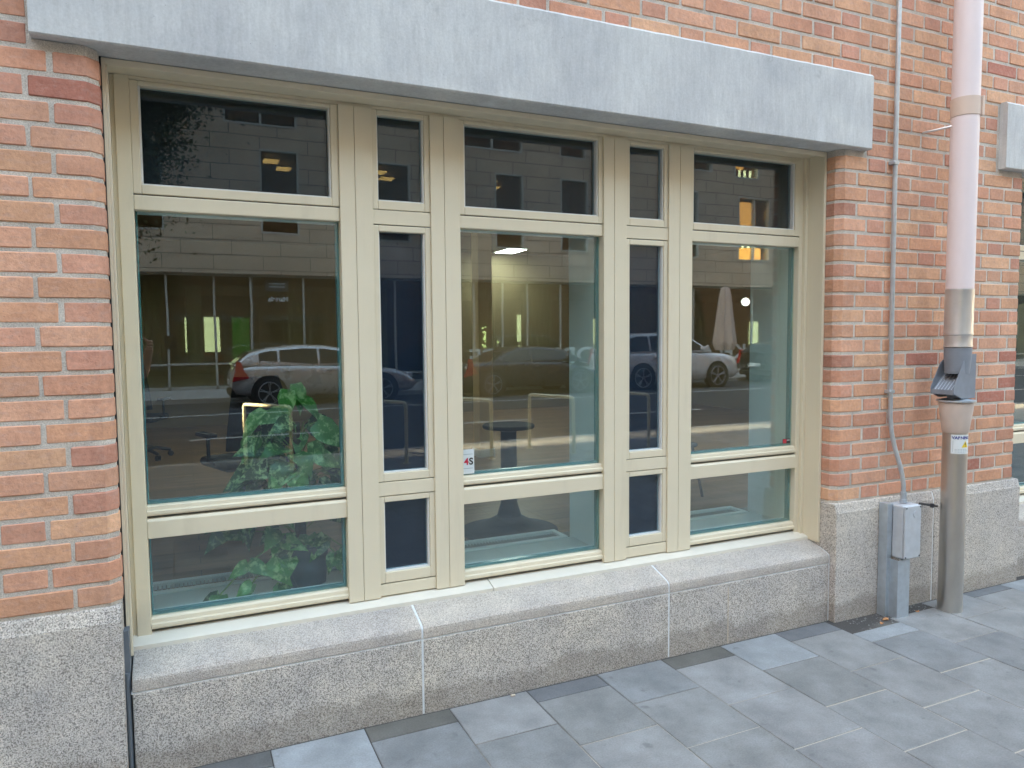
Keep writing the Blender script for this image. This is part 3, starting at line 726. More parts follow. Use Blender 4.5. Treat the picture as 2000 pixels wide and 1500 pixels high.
# ------------------------------------------------------------------ stickers on the glass
st = box('window_sticker', 'white_sticker', None, .990, 1.052, .2305, .2312, .878, .982)
tag(st, 'small pale security sticker at the lower left of the middle pane', 'sticker')
text_mesh('4', .040, 'ink_red', 'sticker_text', st, (1.017, .2300, .929), (R(90), 0, 0), .0002, bold=.0012)
text_mesh('S', .040, 'ink_black', 'sticker_text', st, (1.038, .2300, .929), (R(90), 0, 0), .0002, bold=.0012)
box('sticker_line', 'ink_grey', st, .998, 1.046, .2299, .2303, .900, .9025); box('sticker_line', 'ink_grey', st, .998, 1.046, .2299, .2303, .960, .962)
st = box('window_sticker', 'ink_black', None, 2.778, 2.830, .2305, .2312, .884, .908)
tag(st, 'tiny red and dark sticker at the lower right corner of the right pane', 'sticker')
box('sticker_field', 'ink_red', st, 2.780, 2.803, .2299, .2303, .8855, .9065); box('sticker_line', 'white_sticker', st, 2.806, 2.826, .2299, .2303, .898, .903)
# ------------------------------------------------------------------ the room behind the glass
FZ = .10
struct(box('interior_floor', 'parquet', None, -5, 9, .30, 12, FZ-.1, FZ))
struct(box('interior_ceiling', 'inner_ceiling', None, -5, 9, .30, 12, 2.95, 3.05))
struct(box('interior_back_wall', 'inner_wall', None, -5, 9, 9.6, 9.7, FZ, 2.95))
struct(box('interior_side_wall', 'inner_wall', None, -5.1, -5, .30, 12, FZ, 3.0)); struct(box('interior_side_wall', 'inner_wall', None, 9, 9.1, .30, 12, FZ, 3.0))
m = MB()
for d in (0, DX):
    for a, b in ((.570, .960), (1.700, 2.110), (2.862, DX-.40 if not d else 4.0)):
        m.box(a+d, b+d, .290, .575, .35, 2.95)
    m.box(XL+d-.3, XL+d-.03, .30, .575, .35, 2.95)
m.box(-5, -.6, .30, .36, FZ, 2.95)
struct(m.build('interior_pier', 'inner_white', None, .004))
m = MB(); m.box(-5, 9, .30, .575, 2.36, 2.95); struct(m.build('interior_head', 'inner_white'))
m = MB(); m.box(-5, 9, .288, .545, .410, .447); m.box(-5, 9, .30, .68, FZ, .405)
struct(m.build('interior_sill', 'inner_sill', None, .002))
m = MB()
for a, b in ((-1.2, 1.62-.12+.02), (1.8, 2.80), (3.0, 3.9)):
    b = {1.52: 1.64}.get(round(b, 2), b)
    m.box(a, b, .530, .558, .446, .456); m.box(a, b, .648, .680, .430, .456); m.box(b, b+.028, .530, .680, .440, .456)
struct(m.build('sill_grille_frame', 'inner_white', None, .002))
m = MB()
for i in range(300): m.box(-.6+i*.016, -.6+i*.016+.005, .560, .645, .430, .446)
struct(m.build('sill_grille', 'metal_light'))
pl = empty('interior_pillar', (3.03, 5.0, 0), label='square tan pillar standing inside the room behind the middle pane', cat='pillar')
m = MB(); m.box(-.085, .085, -.10, .10, FZ, 2.95); m.build('shaft', 'pillar_tan', pl, .01)
m = MB(); m.box(-.095, .095, -.11, .11, FZ, FZ+.09); m.build('skirting', 'inner_white', pl)
for i, (cx, cy, sx, sy, lb) in enumerate(((3.75, 6.0, .14, .30, 'square lit ceiling panel behind the middle pane'), (.97, 5.5, .14, .30, 'square lit ceiling panel behind the left pane'), (5.2, 9.0, .16, .3, 'square lit ceiling panel farthest back in the room'), (6.2, 3.4, .3, .3, 'square lit ceiling panel behind the right pane'))):
    l = empty('ceiling_lamp', (cx, cy, 2.95), label=lb, cat='lamp', group='ceiling lamps in the room')
    m = MB(); m.box(-sx-.02, sx+.02, -sy-.02, sy+.02, -.02, 0); m.build('lamp_frame', 'inner_white', l)
    m = MB(); m.box(-sx, sx, -sy, sy, -.026, -.0205); m.build('diffuser', 'lamp_white', l)
def office_chair(loc, rz, lb):
    o = empty('office_chair', loc, rz, label=lb, cat='chair', group='office chairs behind the left pane')
    for k in range(5):
        a = 2*math.pi*k/5; m = MB(); m.tube([(0, 0, .13), (.15*math.cos(a), .15*math.sin(a), .11), (.31*math.cos(a), .31*math.sin(a), .075)], [.028, .022, .016], 10)
        b = m.build('base_leg', 'chair_black', o)
        m = MB(); cx, cy = .31*math.cos(a), .31*math.sin(a)
        for s_ in (-1, 1): m.tube([(cx-.006*s_*math.sin(a)*3.4, cy+.006*s_*math.cos(a)*3.4, .03), (cx-.006*s_*math.sin(a)*1.4, cy+.006*s_*math.cos(a)*1.4, .03)], .03, 16)
        m.build('castor', 'chair_black', b)
    m = MB(); m.lathe([(.03, .10), (.03, .28), (.018, .29), (.018, .42)], 0, 0, 16); m.build('gas_column', 'metal_dark', o)
    m = MB(); m.box(-.24, .24, -.24, .24, .43, .50); m.build('seat', 'chair_black', o, .035, seg=4)
    m = MB(); n = 8; v = []
    for j in range(7):
        for k in range(n+1):
            u = -1+2*k/n; zz = .58+j*.085; wd = .23-.004*j*j*.5
            for dd in (0, .025): v.append((u*wd, .22+.03*math.sin(j*.5)+.05*(1-u*u)+dd, zz))
    f = []
    for j in range(6):
        for k in range(n):
            q = (j*(n+1)+k)*2; r2 = q+2*(n+1); f += [(q, q+2, r2+2, r2), (q+1, r2+1, r2+3, q+3)]
    m.add(v, f, smooth=True); m.build('backrest', 'chair_black', o)
    m = MB(); m.tube([(0, .1, .40), (0, .27, .42), (0, .30, .60), (0, .30, .8)], .018, 8); m.build('back_bar', 'metal_dark', o)
    for s_ in (-1, 1):
        m = MB(); m.tube([(s_*.22, .05, .45), (s_*.28, .05, .50), (s_*.28, .05, .67)], .013, 8); m.box(s_*.28-.03, s_*.28+.03, -.10, .14, .67, .695); m.build('armrest', 'chair_black', o)
    return o
office_chair((-.52, 6.6, FZ), R(160), 'black office chair far back behind the left pane')
office_chair((.33, 3.0, FZ), R(200), 'black office chair standing just behind the potted plant')
ac = empty('pedestal_table', (1.98, 1.95, FZ), R(20), label='dark round table on a flared pedestal behind the middle pane', cat='table')
m = MB(); m.lathe([(.34, 0), (.34, .012), (.20, .045), (.085, .11), (.058, .20), (.055, .70), (.11, .715), (.11, .722)], 0, 0, 36); m.build('pedestal', 'chair_blue', ac)
m = MB(); m.lathe([(.0, .722), (.175, .722), (.18, .730), (.18, .742), (.175, .748), (.0, .748)], 0, 0, 44); m.build('tabletop', 'chair_black', ac)
sc_ = empty('side_chair', (3.55, 2.3, FZ), R(30), label='dark chair with thin sloping legs behind the right lower pane', cat='chair')
m = MB(); m.box(-.21, .21, -.21, .21, .42, .46); m.build('seat', 'chair_blue', sc_, .02)
m = MB(); m.box(-.21, .21, .19, .225, .46, .84); m.build('backrest', 'chair_blue', sc_, .02)
for sx in (-1, 1):
    for sy in (-1, 1):
        m = MB(); m.tube([(sx*.17, sy*.17, .43), (sx*.23, sy*.24, 0)], .012, 8); m.build('leg', 'metal_dark', sc_)
m = MB(); m.tube([(-.2, -.2, .2), (.2, -.2, .2)], .008, 6); m.build('stretcher', 'metal_dark', sc_)
# potted pothos on the inner sill
PXX, PYX = .372, .425
pp = empty('potted_plant', (PXX, PYX, .452), label='bushy variegated climbing plant in a dark grey pot on the inner sill', cat='plant')
m = MB(); m.lathe([(.0, 0), (.085, 0), (.098, .16), (.102, .162), (.096, .165), (.088, .145), (.0, .145)], 0, 0, 40); m.build('pot', 'pot_grey', pp)
m = MB(); m.tube([(-.01, 0, .12), (-.015, .0, .40), (-.02, 0, .66)], [.022, .022, .016], 14); m.build('moss_pole', 'moss', pp)
lv = MB(); stems = MB(); vine = MB()
def leaf(base, tip_dir, size, roll=0, tint=(.06, .17, .03)):
    d = Vector(tip_dir).normalized(); up = Vector((0, -.75, .65)); s_ = d.cross(up).normalized(); nrm = s_.cross(d).normalized()
    q = Matrix.Rotation(roll, 3, d); s_ = q @ s_; nrm = q @ nrm
    outl = [(0, 0), (.10, .22), (.28, .31), (.50, .26), (.72, .15), (.90, .05), (1.0, 0)]
    spine = [(0.06, 0), (.10, 0), (.30, 0), (.52, 0), (.74, 0), (.90, 0), (1.0, 0)]
    v = []; f = []
    droop = size*.28
    def P(t, w_): return Vector(base)+d*size*t+s_*size*w_+nrm*(abs(w_)*size*.32-droop*t*t)+Vector((0, 0, -1))*droop*.3*t*t
    for (t, w_), (st_, _) in zip(outl, spine):
        v += [P(st_, 0), P(t-(.10 if t == .10 else 0), w_), P(t-(.10 if t == .10 else 0), -w_)]
    v = [Vector((q_.x, max(q_.y, -.118+.12*(q_.y+.118) if q_.y < -.118 else q_.y), q_.z)) for q_ in v]
    for i in range(len(outl)-1):
        a = i*3; b = a+3; f += [(a, b, b+1, a+1), (a, a+2, b+2, b)]
    k = random.uniform(.6, 1.3); lv.add(v, f, 0, tuple(c*k for c in tint), True)
for i in range(92):
    h = random.triangular(.17, .77, .36); wd = .06+.15*math.sin(min(1, (.80-h)/.55)*math.pi/2)
    a = random.uniform(-math.pi, math.pi)
    rr = wd*random.uniform(.45, 1.0)
    if h < .40 and random.random() < .4: rr *= 1.25
    b = Vector((-.015+math.cos(a)*rr, math.sin(a)*rr*.60, h))
    b.x -= .035*(1 if b.x < 0 else 0)
    if b.y < -.09: b.y = -.09
    if h < .31 and abs(b.x-.01) < .125 and b.y < .03: continue
    dd = Vector((math.cos(a)*.7+random.uniform(-.4, .4), -.35+random.uniform(-.5, .2), random.uniform(-.75, .15)))
    leaf(b, dd, random.uniform(.10, .17), random.uniform(-.8, .8), random.choice([(.035, .12, .022), (.055, .17, .03), (.085, .22, .045), (.022, .075, .018)]))
    stems.tube([(-.015, 0, max(.12, h-.10)), (b.x*.5-.005, b.y*.5, h-.01), tuple(b)], .0022, 5, caps=False)
for sx, ln, zz in ((-1, .30, -.02), (-.5, .18, .03), (.9, .16, .02), (-.8, .24, .05), (1.1, .2, .08)):
    pts = [(0, -.02, .17), (sx*ln*.35, -.06, .20), (sx*ln*.75, -.08, .13), (sx*ln*1.1, -.08, max(zz, .02))]
    vine.tube(pts, .0032, 6)
    for q in pts[1:]:
        for _ in range(2): leaf(Vector(q), (random.uniform(-1, 1), -.5, random.uniform(-1, -.1)), random.uniform(.08, .13), random.uniform(-.5, .5), random.choice([(.05, .16, .03), (.08, .24, .04), (.03, .10, .03)]))
leaf((-.05, -.02, .80), (-.1, -.2, -1), .12, .1, (.10, .27, .05)); leaf((-.02, 0, .82), (.25, -.3, -.9), .12, -.3, (.08, .24, .04)); leaf((.0, .0, .76), (.6, -.3, -.5), .12, -.3, (.08, .24, .04))
lv.build('foliage', 'pothos', pp); stems.build('leaf_stalks', 'stem_green', pp); vine.build('trailing_stem', 'stem_green', pp)
# ------------------------------------------------------------------ across the street (seen in the glass)
FY = -19.53
ob = empty('office_building', (0, FY, 0), label='grey stone clad office block across the street, mirrored in the panes', cat='building')
m = MB()
# upper wall with window openings cut as grid
wins = [(-1.48, -.40, 4.50, 6.90), (2.17, 3.27, 4.52, 6.95), (5.62, 6.70, 4.45, 6.90), (9.62, 10.68, 4.40, 6.90), (12.10, 13.20, 4.38, 6.90), (16.9, 18.05, 4.38, 6.90), (20.0, 21.6, 4.36, 6.85),
        (1.22, 3.26, 7.62, 10.0), (8.45, 10.66, 7.62, 10.0), (12.05, 13.10, 7.62, 10.0), (16.2, 18.7, 7.65, 10.0), (19.8, 21.0, 7.55, 10.0), (-4.5, -2.3, 7.62, 10.0), (-6.2, -5.1, 4.5, 6.9), (24, 25.1, 4.4, 6.9), (27, 28.1, 4.4, 6.9)]
xs = sorted(set([-45, 45]+[q for w_ in wins for q in w_[:2]])); zs = sorted(set([3.33, 17]+[q for w_ in wins for q in w_[2:]]))
for a, b in zip(xs, xs[1:]):
    for c_, d_ in zip(zs, zs[1:]):
        cx, cz = (a+b)/2, (c_+d_)/2
        if any(w_[0] < cx < w_[1] and w_[2] < cz < w_[3] for w_ in wins): continue
        m.box(a, b, -.35, 0, c_, d_)
m.box(-45, 45, -1.2, -.35, 3.332, 3.5)
m.build('stone_wall', 'facade_stone', ob)
mm_ = {}
for i, (a, b, c_, d_) in enumerate(wins):
    fr = MB(); t_ = .05
    fr.box(a, a+t_, -.16, .02, c_, d_); fr.box(b-t_, b, -.16, .02, c_, d_); fr.box(a+t_, b-t_, -.16, .02, c_, c_+t_); fr.box(a+t_, b-t_, -.16, .02, d_-t_, d_)
    if b-a > 1.5: fr.box((a+b)/2-.03, (a+b)/2+.03, -.15, 0, c_+t_, d_-t_)
    fr.box(a+t_, b-t_, -.14, -.02, c_+.55, c_+.60) if c_ > 7 else None
    wo = fr.build('window', 'metal_light', ob)
    box('pane', 'glass_far', wo, a+t_, b-t_, -.11, -.10, c_+t_, d_-t_)
    bx = MB(); bx.box(a-1.2, b+1.2, -3.5, -3.4, c_-.3, d_+.25); bx.box(a-1.2, b+1.2, -3.5, -.36, c_-.35, c_-.3); bx.box(a-1.2, b+1.2, -3.5, -.36, d_+.25, d_+.3)
    bx.box(a-1.2, a-1.15, -3.5, -.36, c_-.3, d_+.25); bx.box(b+1.15, b+1.2, -3.5, -.36, c_-.3, d_+.25)
    bx.build('room', 'shop_inside', wo)
    if i in (1, 3, 4, 7, 8, 9, 2):
        lm = MB()
        for q in range(2): lm.box(a+.3+q*.5, a+.75+q*.5, -2.0-q*.9, -1.5-q*.9, d_+.05, d_+.08)
        lm.build('lamp', 'lamp_warm', wo)
    if i in (6, 11):                                             # glowing panels stand in for a mirrored sunlit building and its railings
        box('reflection_glow', 'orange_glow', wo, a+.05, b-.25, -.60, -.55, c_+(1.35 if i == 6 else .5), d_-.1)
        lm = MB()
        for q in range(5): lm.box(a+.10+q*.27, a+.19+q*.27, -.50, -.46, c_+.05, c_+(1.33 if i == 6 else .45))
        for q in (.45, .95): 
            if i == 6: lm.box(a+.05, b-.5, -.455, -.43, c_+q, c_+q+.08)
        lm.build('railing_glow', 'white_glow', wo)
        if i == 6: box('reflection_glow_low', 'orange_glow', wo, a+.02, b-.1, -.40, -.37, c_+.10, c_+.55)
# ground floor: set back glass front
gf = MB()
for xm in (-3.3, -.42, .84, 1.84, 3.35, 6.2, 8.9, 9.95, 10.9, 12.2, 14.6, 16.4, 18.0, 21, 24, 27, 30, 33, 36, 39, 42): gf.box(xm-.03, xm+.03, -.30, -.20, -.02, 3.33)
gf.box(-20, 46, -.30, -.20, 3.26, 3.33); gf.box(-20, 46, -.30, -.20, -.02, .08); gf.box(-20, 1.84, -.31, -.19, .68, .74); gf.box(3.35, 46, -.31, -.19, .30, .36)
gf.build('shopfront_frame', 'metal_light', ob)
box('shop_glass', 'glass_far', ob, -20, 46, -.26, -.25, .08, 3.26)
gf = MB(); gf.box(-20, 46, -7.1, -7.0, -.02, 3.33); gf.box(-20, 46, -7.0, -.9, 3.05, 3.33); gf.box(-20, 46, -.9, -.31, 3.28, 3.33); gf.build('shop_wall', 'shop_inside', ob)
box('shop_floor', 'shop_inside', ob, -20, 46, -7.0, -.31, -.2, .0)
box('stall_riser', 'facade_stone', ob, -20, .84, -.36, -.31, 0, .68)
gf = MB()
for cx in (.3, 11.4, 6.0, 16.9): gf.lathe([(.22, 0), (.22, 3.05)], cx, -1.3, 20)
gf.build('round_column', 'column_light', ob)
def curtain(x0, x1, y, mat='curtain'):
    m = MB(); n = int((x1-x0)/.05); v = []
    for k in range(n+1):
        xx = x0+(x1-x0)*k/n; yy = y+.04*math.sin(k*1.6)+.01*math.sin(k*.7)
        v += [(xx, yy, .05), (xx, yy, 3.1), (xx, yy-.006, .05), (xx, yy-.006, 3.1)]
    f = []
    for k in range(n): a = 4*k; f += [(a, a+4, a+5, a+1), (a+2, a+3, a+7, a+6)]
    m.add(v, f); m.build('curtain', mat, ob)
curtain(-3.2, -.5, -.55); curtain(3.4, 5.4, -3.2); curtain(2.9, 3.3, -.6); curtain(11.0, 12.1, -.7); curtain(9.5, 9.9, -.6); curtain(14.9, 16.2, -.6)
m = MB(); m.box(.05, .42, -6.95, -6.9, .95, 2.25); m.box(.72, 1.25, -6.95, -6.9, .95, 2.25); m.box(13.6, 13.9, -6.95, -6.9, 1.2, 2.4); m.box(17.5, 17.9, -6.95, -6.9, 1.0, 2.2); m.box(27, 27.6, -6.95, -6.9, .9, 2.1); m.box(29.4, 29.9, -6.95, -6.9, .9, 2.1)
m.build('back_window', 'daylight_window', ob)
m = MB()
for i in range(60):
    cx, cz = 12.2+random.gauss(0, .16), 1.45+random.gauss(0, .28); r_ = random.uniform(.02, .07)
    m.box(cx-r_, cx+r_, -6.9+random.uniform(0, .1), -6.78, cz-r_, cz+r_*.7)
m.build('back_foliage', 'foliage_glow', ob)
m = MB(); m.box(1.05, 1.12, -1.3, -.9, .1, 2.3); m.box(2.1, 2.2, -1.3, -.9, .1, 2.3); m.box(1.12, 2.1, -1.3, -1.2, 2.2, 2.3); m.box(1.12, 2.1, -1.35, -1.3, .1, 2.3); m.build('dark_doorway', 'metal_dark', ob)
m = MB(); m.box(1.35, 1.85, -1.29, -1.28, .7, 2.1); m.build('green_screen', 'screen_green', ob)
m = MB(); m.box(.45, 1.03, -1.2, -.6, 0, .35); m.box(.5, 1.0, -2.0, -1.4, .75, 1.0); m.build('red_seat', 'red_cloth', ob)
# shop lettering on the opposite glass, read from the street
t = text_mesh('Martela', .19, 'white_sticker', 'shop_lettering', ob, (2.62, -.245, 2.62), (R(90), 0, R(180)), .004, bold=.006)
pq = box('shop_plaque', 'metal_dark', ob, 2.25, 2.92, -.249, -.240, 2.85, 3.18)
for z in (2.97, 3.06): box('plaque_line', 'frost', pq, 2.36, 2.82, -.240, -.236, z, z+.03)
t = text_mesh('WORKPLACE', 1.0, 'frost', 'shop_lettering', ob, (11.70, -.245, .72), (R(90), 0, R(180)), .004, bold=.018)
t.scale = (1.0, .80, 1)
t = text_mesh('WORKPLACE', 1.0, 'frost', 'shop_lettering', ob, (20.2, -.245, .72), (R(90), 0, R(180)), .004, bold=.018)
t.scale = (1.0, .80, 1)
# ------------------------------------------------------------------ added blocks at the street ends, slotted to shape the sun stripe
ea = empty('shade_block', (-30, 0, 0), label='unseen brick block added at the left street end, nearer the window wall', cat='building')
m = MB(); m.box(-8, 0, -5.52, 2, -.2, 26); m.build('wall', 'brick_far', ea)  # added block on the near side of the sun slot
eb = empty('shade_block', (-30, 0, 0), label='unseen brick block added at the left street end, beyond the sun slot', cat='building')
m = MB(); m.box(-8, 0, -30, -5.98, -.2, 34); m.box(-8, -.5, -5.98, -5.52, -.2, 11.8); m.build('wall', 'brick_far', eb)  # second box fills the foot of the slot, so the sun stripe starts later
for e_, ys_ in ((ea, (-4.6, -2.6, -.6)), (eb, (-7.6, -10, -12.4, -14.8, -17.2))):
    for y in ys_:
        for z in range(1, 9):
            f_ = box('window', 'metal_light', e_, 0, .05, y-.6, y+.6, z*3-1.5, z*3+.3); box('pane', 'car_glass', f_, .05, .06, y-.5, y+.5, z*3-1.4, z*3+.2)  # windows on the added blocks
ec = empty('shade_block', (52, 0, 0), label='dark block added at the right street end to darken the reflections', cat='building')
m = MB(); m.box(0, 10, -45, 3, -.2, 26); m.build('wall', 'shade_block_dark', ec)  # added dark block keeps bright sky out of the mirrored view
for y in range(-26, 2, 3):
    for z in range(0, 5): f_ = box('window', 'metal_light', ec, -.05, 0, y-.6, y+.6, z*3.2+.9, z*3.2+2.6); box('pane', 'car_glass', f_, -.06, -.05, y-.5, y+.5, z*3.2+1, z*3.2+2.5)  # windows on the added dark block
# ------------------------------------------------------------------ bicycle racks
def rack(near, far, lb):
    n_ = Vector((near[0], .47-near[1], 0)); f_ = Vector((far[0], .47-far[1], 0)); h = .70; r_ = .045
    o = empty('bike_rack', ((n_.x+f_.x)/2, (n_.y+f_.y)/2, 0), label=lb, cat='bike rack', group='hoop bike racks along the kerb')
    c_ = (n_+f_)/2; u = (n_-f_)/2; L = u.length; u.normalize(); pts = []
    for sgn, seq in ((-1, range(0, 5)), (1, range(4, -1, -1))):
        arc = []
        for k in range(5):
            a = math.pi/2*k/4; arc.append(((L-r_+r_*math.cos(a))*sgn, h-r_+r_*math.sin(a)))
        if sgn < 0: pts += [(-L, -.02)]+arc
        else: pts += arc[::-1]+[(L, -.02)]
    m = MB(); m.tube([(u.x*a, u.y*a, z) for a, z in pts], .021, 14); m.build('hoop', 'rack_steel', o)
    for sgn in (-1, 1):
        m = MB(); m.lathe([(.045, 0.002), (.045, .008), (.022, .009)], u.x*L*sgn, u.y*L*sgn, 20); m.build('foot_plate', 'rack_steel', o)
rack((1.00, 5.64), (.565, 6.255), 'steel hoop bike rack mirrored behind the plant')
rack((2.25, 5.465), (1.90, 6.09), 'steel hoop bike rack mirrored in the left dark strip pane')
rack((3.24, 5.268), (2.89, 5.89), 'steel hoop bike rack mirrored at the left of the middle pane')
rack((4.30, 5.182), (4.00, 5.80), 'steel hoop bike rack mirrored at the right of the middle pane')
rack((5.32, 5.064), (5.0, 5.68), 'steel hoop bike rack mirrored in the right dark strip pane')
# ------------------------------------------------------------------ cars
def car(name, x0, yn, L, hgt, paint, lb, kind='hatch', wid=1.80):
    """x0 = rear end, facing +X; yn = world y of the side toward the window wall"""
    o = empty(name, (x0, yn-wid/2, RZ), label=lb, cat='car', group='cars parked along the far kerb')
    hw = wid/2; W = .33 if kind != 'suv' else .36; belt = {'hatch': .98, 'sedan': .92, 'suv': 1.10}[kind]; hood = belt-.10
    if kind == 'sedan': tl = [(0, .55, .80), (.12, .30, .88), (.9, .24, .94), (1.4, .22, .95), (2.8, .22, .92), (3.3, .22, .82), (L-.7, .24, .72), (L-.15, .28, .58), (L, .40, .46)]
    elif kind == 'suv': tl = [(0, .50, belt-.22), (.10, .32, belt-.06), (.5, .26, belt), (2.7, .22, belt-.03), (L-1.25, .24, belt-.04), (L-.5, .26, belt-.10), (L-.12, .30, belt-.20), (L, .42, belt-.48)]
    else: tl = [(0, .50, belt-.22), (.10, .32, belt-.06), (.5, .26, belt), (1.4, .22, belt), (2.7, .22, belt-.03), (L-1.25, .22, belt-.07), (L-.6, .24, belt-.16), (L-.15, .28, belt-.32), (L, .42, belt-.48)]
    m = MB(); v = []; f = []; nseg = 40
    def interp(t, arr, idx):
        for p, q in zip(arr, arr[1:]):
            if p[0] <= t <= q[0]:
                s_ = (t-p[0])/(q[0]-p[0]); s_ = s_*s_*(3-2*s_) if idx == 2 and False else s_; return p[idx]+(q[idx]-p[idx])*s_
        return arr[-1][idx]
    K = 0
    for i in range(nseg+1):
        t = L*i/nseg; zb = interp(t, tl, 1); zt = interp(t, tl, 2); e = min(1, (min(t, L-t)/.45)); w_ = hw*(.80+.20*math.sqrt(max(0, 1-(1-e)**2)))
        sec = [(0, zb), (w_*.88, zb), (w_*.97, zb+.06), (w_, zb+(zt-zb)*.35), (w_*.995, zb+(zt-zb)*.60), (w_*.985, zb+(zt-zb)*.70), (w_*.965, zt-.07), (w_*.90, zt-.012), (w_*.78, zt), (0, zt+.012)]
        ring = [(t, -a, b) for a, b in sec]+[(t, a, b) for a, b in sec[::-1][1:-1]]; K = len(ring); v += ring
    for i in range(nseg):
        for k in range(K): f.append((i*K+k, i*K+(k+1) % K, (i+1)*K+(k+1) % K, (i+1)*K+k))
    f += [tuple(range(K))[::-1], tuple(range(nseg*K, nseg*K+K))]; m.add(v, f, smooth=True); body = m.build('body', paint, o)
    # cabin: lofted sides with roof
    if kind == 'suv': cab = [(.12, belt-.02), (.38, hgt-.12), (.75, hgt-.02), (1.9, hgt), (2.5, hgt-.03), (L-1.85, hgt-.09), (L-1.10, belt+.0)]
    elif kind == 'sedan': cab = [(.75, belt-.04), (1.25, hgt-.16), (1.7, hgt-.02), (2.3, hgt), (2.8, hgt-.05), (3.0, hgt-.09), (3.75, belt-.06)]
    else: cab = [(.06, belt-.02), (.42, hgt-.17), (.80, hgt-.07), (1.6, hgt), (2.1, hgt-.015), (2.65, hgt-.10), (3.0, hgt-.22), (L-.95, belt-.04)]
    m = MB(); v = []; f = []; n = 36; xa, xb = cab[0][0], cab[-1][0]
    def ctop(t):
        for p, q in zip(cab, cab[1:]):
            if p[0] <= t <= q[0]: return p[1]+(q[1]-p[1])*(t-p[0])/(q[0]-p[0])
        return cab[-1][1]
    def cw_(z): return hw*(.93-.20*max(0, (z-belt))/(hgt-belt))
    for i in range(n+1):
        t = xa+(xb-xa)*i/n; zt = ctop(t); r2 = []
        for k in range(7):
            s_ = k/6; z = belt-.03+(zt-.05-belt+.03)*s_ if zt > belt+.05 else belt-.03+(zt-belt+.03)*s_; r2.append((cw_(z), z))
        r2 += [(cw_(zt)*.93, max(zt-.012, r2[-1][1])), (cw_(zt)*.6, max(zt, r2[-1][1])), (0, max(zt+.01, r2[-1][1]))]
        ring = [(t, -a, b) for a, b in r2]+[(t, a, b) for a, b in r2[::-1][1:]]; K = len(ring); v += ring
    for i in range(n):
        for k in range(K-1): f.append((i*K+k, i*K+k+1, (i+1)*K+k+1, (i+1)*K+k))
    m.add(v, f, smooth=True); m.build('roof', paint, o)
    # side glass
    for s_ in (-1, 1):
        zs0 = belt+.015
        cuts = {'hatch': [(.62, 1.02), (1.08, 1.95), (2.01, 2.95)], 'sedan': [(1.15, 1.95), (2.01, 3.15)], 'suv': [(.42, 1.10), (1.17, 2.0), (2.07, 3.0)]}[kind]
        for a, b in cuts:
            nn = 10; vv = []
            for i in range(nn+1):
                zs0 = belt+.015+(.075*max(0, 1.7-t) if kind == 'hatch' else 0)
                t = a+(b-a)*i/nn; zt = max(ctop(t)-.085, zs0+.01)
                for z in (zs0, zt): vv.append((t, s_*(cw_(z)+.006), z))
                for z in (zs0, zt): vv.append((t, s_*(cw_(z)-.01), z))
            ff = []
            for i in range(nn): q = 4*i; ff += [(q, q+4, q+5, q+1), (q+1, q+5, q+7, q+3), (q+4, q, q+2, q+6)]
            m = MB(); m.add(vv, ff, smooth=False); m.build('side_window', 'car_glass', o)
        for a in (1.2, 2.15):
            m = MB(); m.box(a, a+.20, s_*(hw*.985)-(.0 if s_ > 0 else .03), s_*(hw*.985)+(.03 if s_ > 0 else 0), belt-.17, belt-.135); m.build('door_handle', paint, o, .01)
        m = MB(); m.box(cuts[-1][1]-.12, cuts[-1][1]+.06, s_*hw*.95-(0 if s_ > 0 else .18), s_*hw*.95+(.18 if s_ > 0 else 0), belt+.0, belt+.14); m.build('wing_mirror', paint, o, .04, seg=3)
        m = MB(); m.prism([(.015, belt-.38), (.40, belt-.30), (.30, belt-.16), (.22, belt+.08), (.13, belt+.08), (.10, belt-.15)], 'y', s_*(hw*.90), s_*(hw*.90+.095) if kind != 'suv' else s_*(hw*.90+.08)); m.build('tail_light', 'tail_red', o, .015)
        m = MB(); m.box(L-.62, L-.12, s_*hw*.72-.09, s_*hw*.72+.15*1, belt-.40, belt-.26); m.build('headlight', 'head_clear', o, .04, seg=3)
        for wx in (.82, L-.92):
            m = MB(); yy = s_*(hw+.004)
            m.tube([(wx, yy-s_*.16, W+.01), (wx, yy, W+.01)], W+.07, 32); m.build('wheel_arch', 'tyre', o)
            wh = MB(); wh.tube([(wx, yy-s_*.05, W), (wx, yy+s_*.008, W), (wx, yy+s_*.02, W)], [W, W, W-.03], 32); who = wh.build('wheel', 'tyre', o)
            rm = MB()
            for k in range(5):
                a = 2*math.pi*k/5+.3
                for da in (-.10, .10):
                    rm.tube([(wx+.04*math.cos(a), yy+s_*.028, W+.04*math.sin(a)), (wx+(W-.09)*math.cos(a+da), yy+s_*.026, W+(W-.09)*math.sin(a+da))], .012, 6)
            n_ = 28; rm.tube([(wx+(W-.085)*math.cos(2*math.pi*k/n_), yy+s_*.024, W+(W-.085)*math.sin(2*math.pi*k/n_)) for k in range(n_+1)], .012, 6, caps=False)
            rm.tube([(wx, yy+s_*.02, W), (wx, yy+s_*.04, W)], .05, 14); rm.build('rim', 'rim', who)
    # rear glass, windscreen, plate
    def screen(x_a, x_b, name):
        z1_, z2_ = ctop(x_a)+.004, ctop(x_b)+.004
        vv = []
        for t, z in ((x_a, z1_), (x_b, z2_)):
            for w_ in (-.78, .78): vv.append((t, w_*cw_(z), z+.018)); 
        vv += [(a, b, c-.03) for a, b, c in vv]
        m = MB(); m.add(vv, [(0, 1, 3, 2), (4, 6, 7, 5), (0, 2, 6, 4), (1, 5, 7, 3), (0, 4, 5, 1), (2, 3, 7, 6)]); m.build(name, 'car_glass', o)
    screen(cab[0][0]+.03, cab[1][0]-.02, 'rear_window'); screen(cab[-2][0]+.08, cab[-1][0]-.06, 'windscreen')
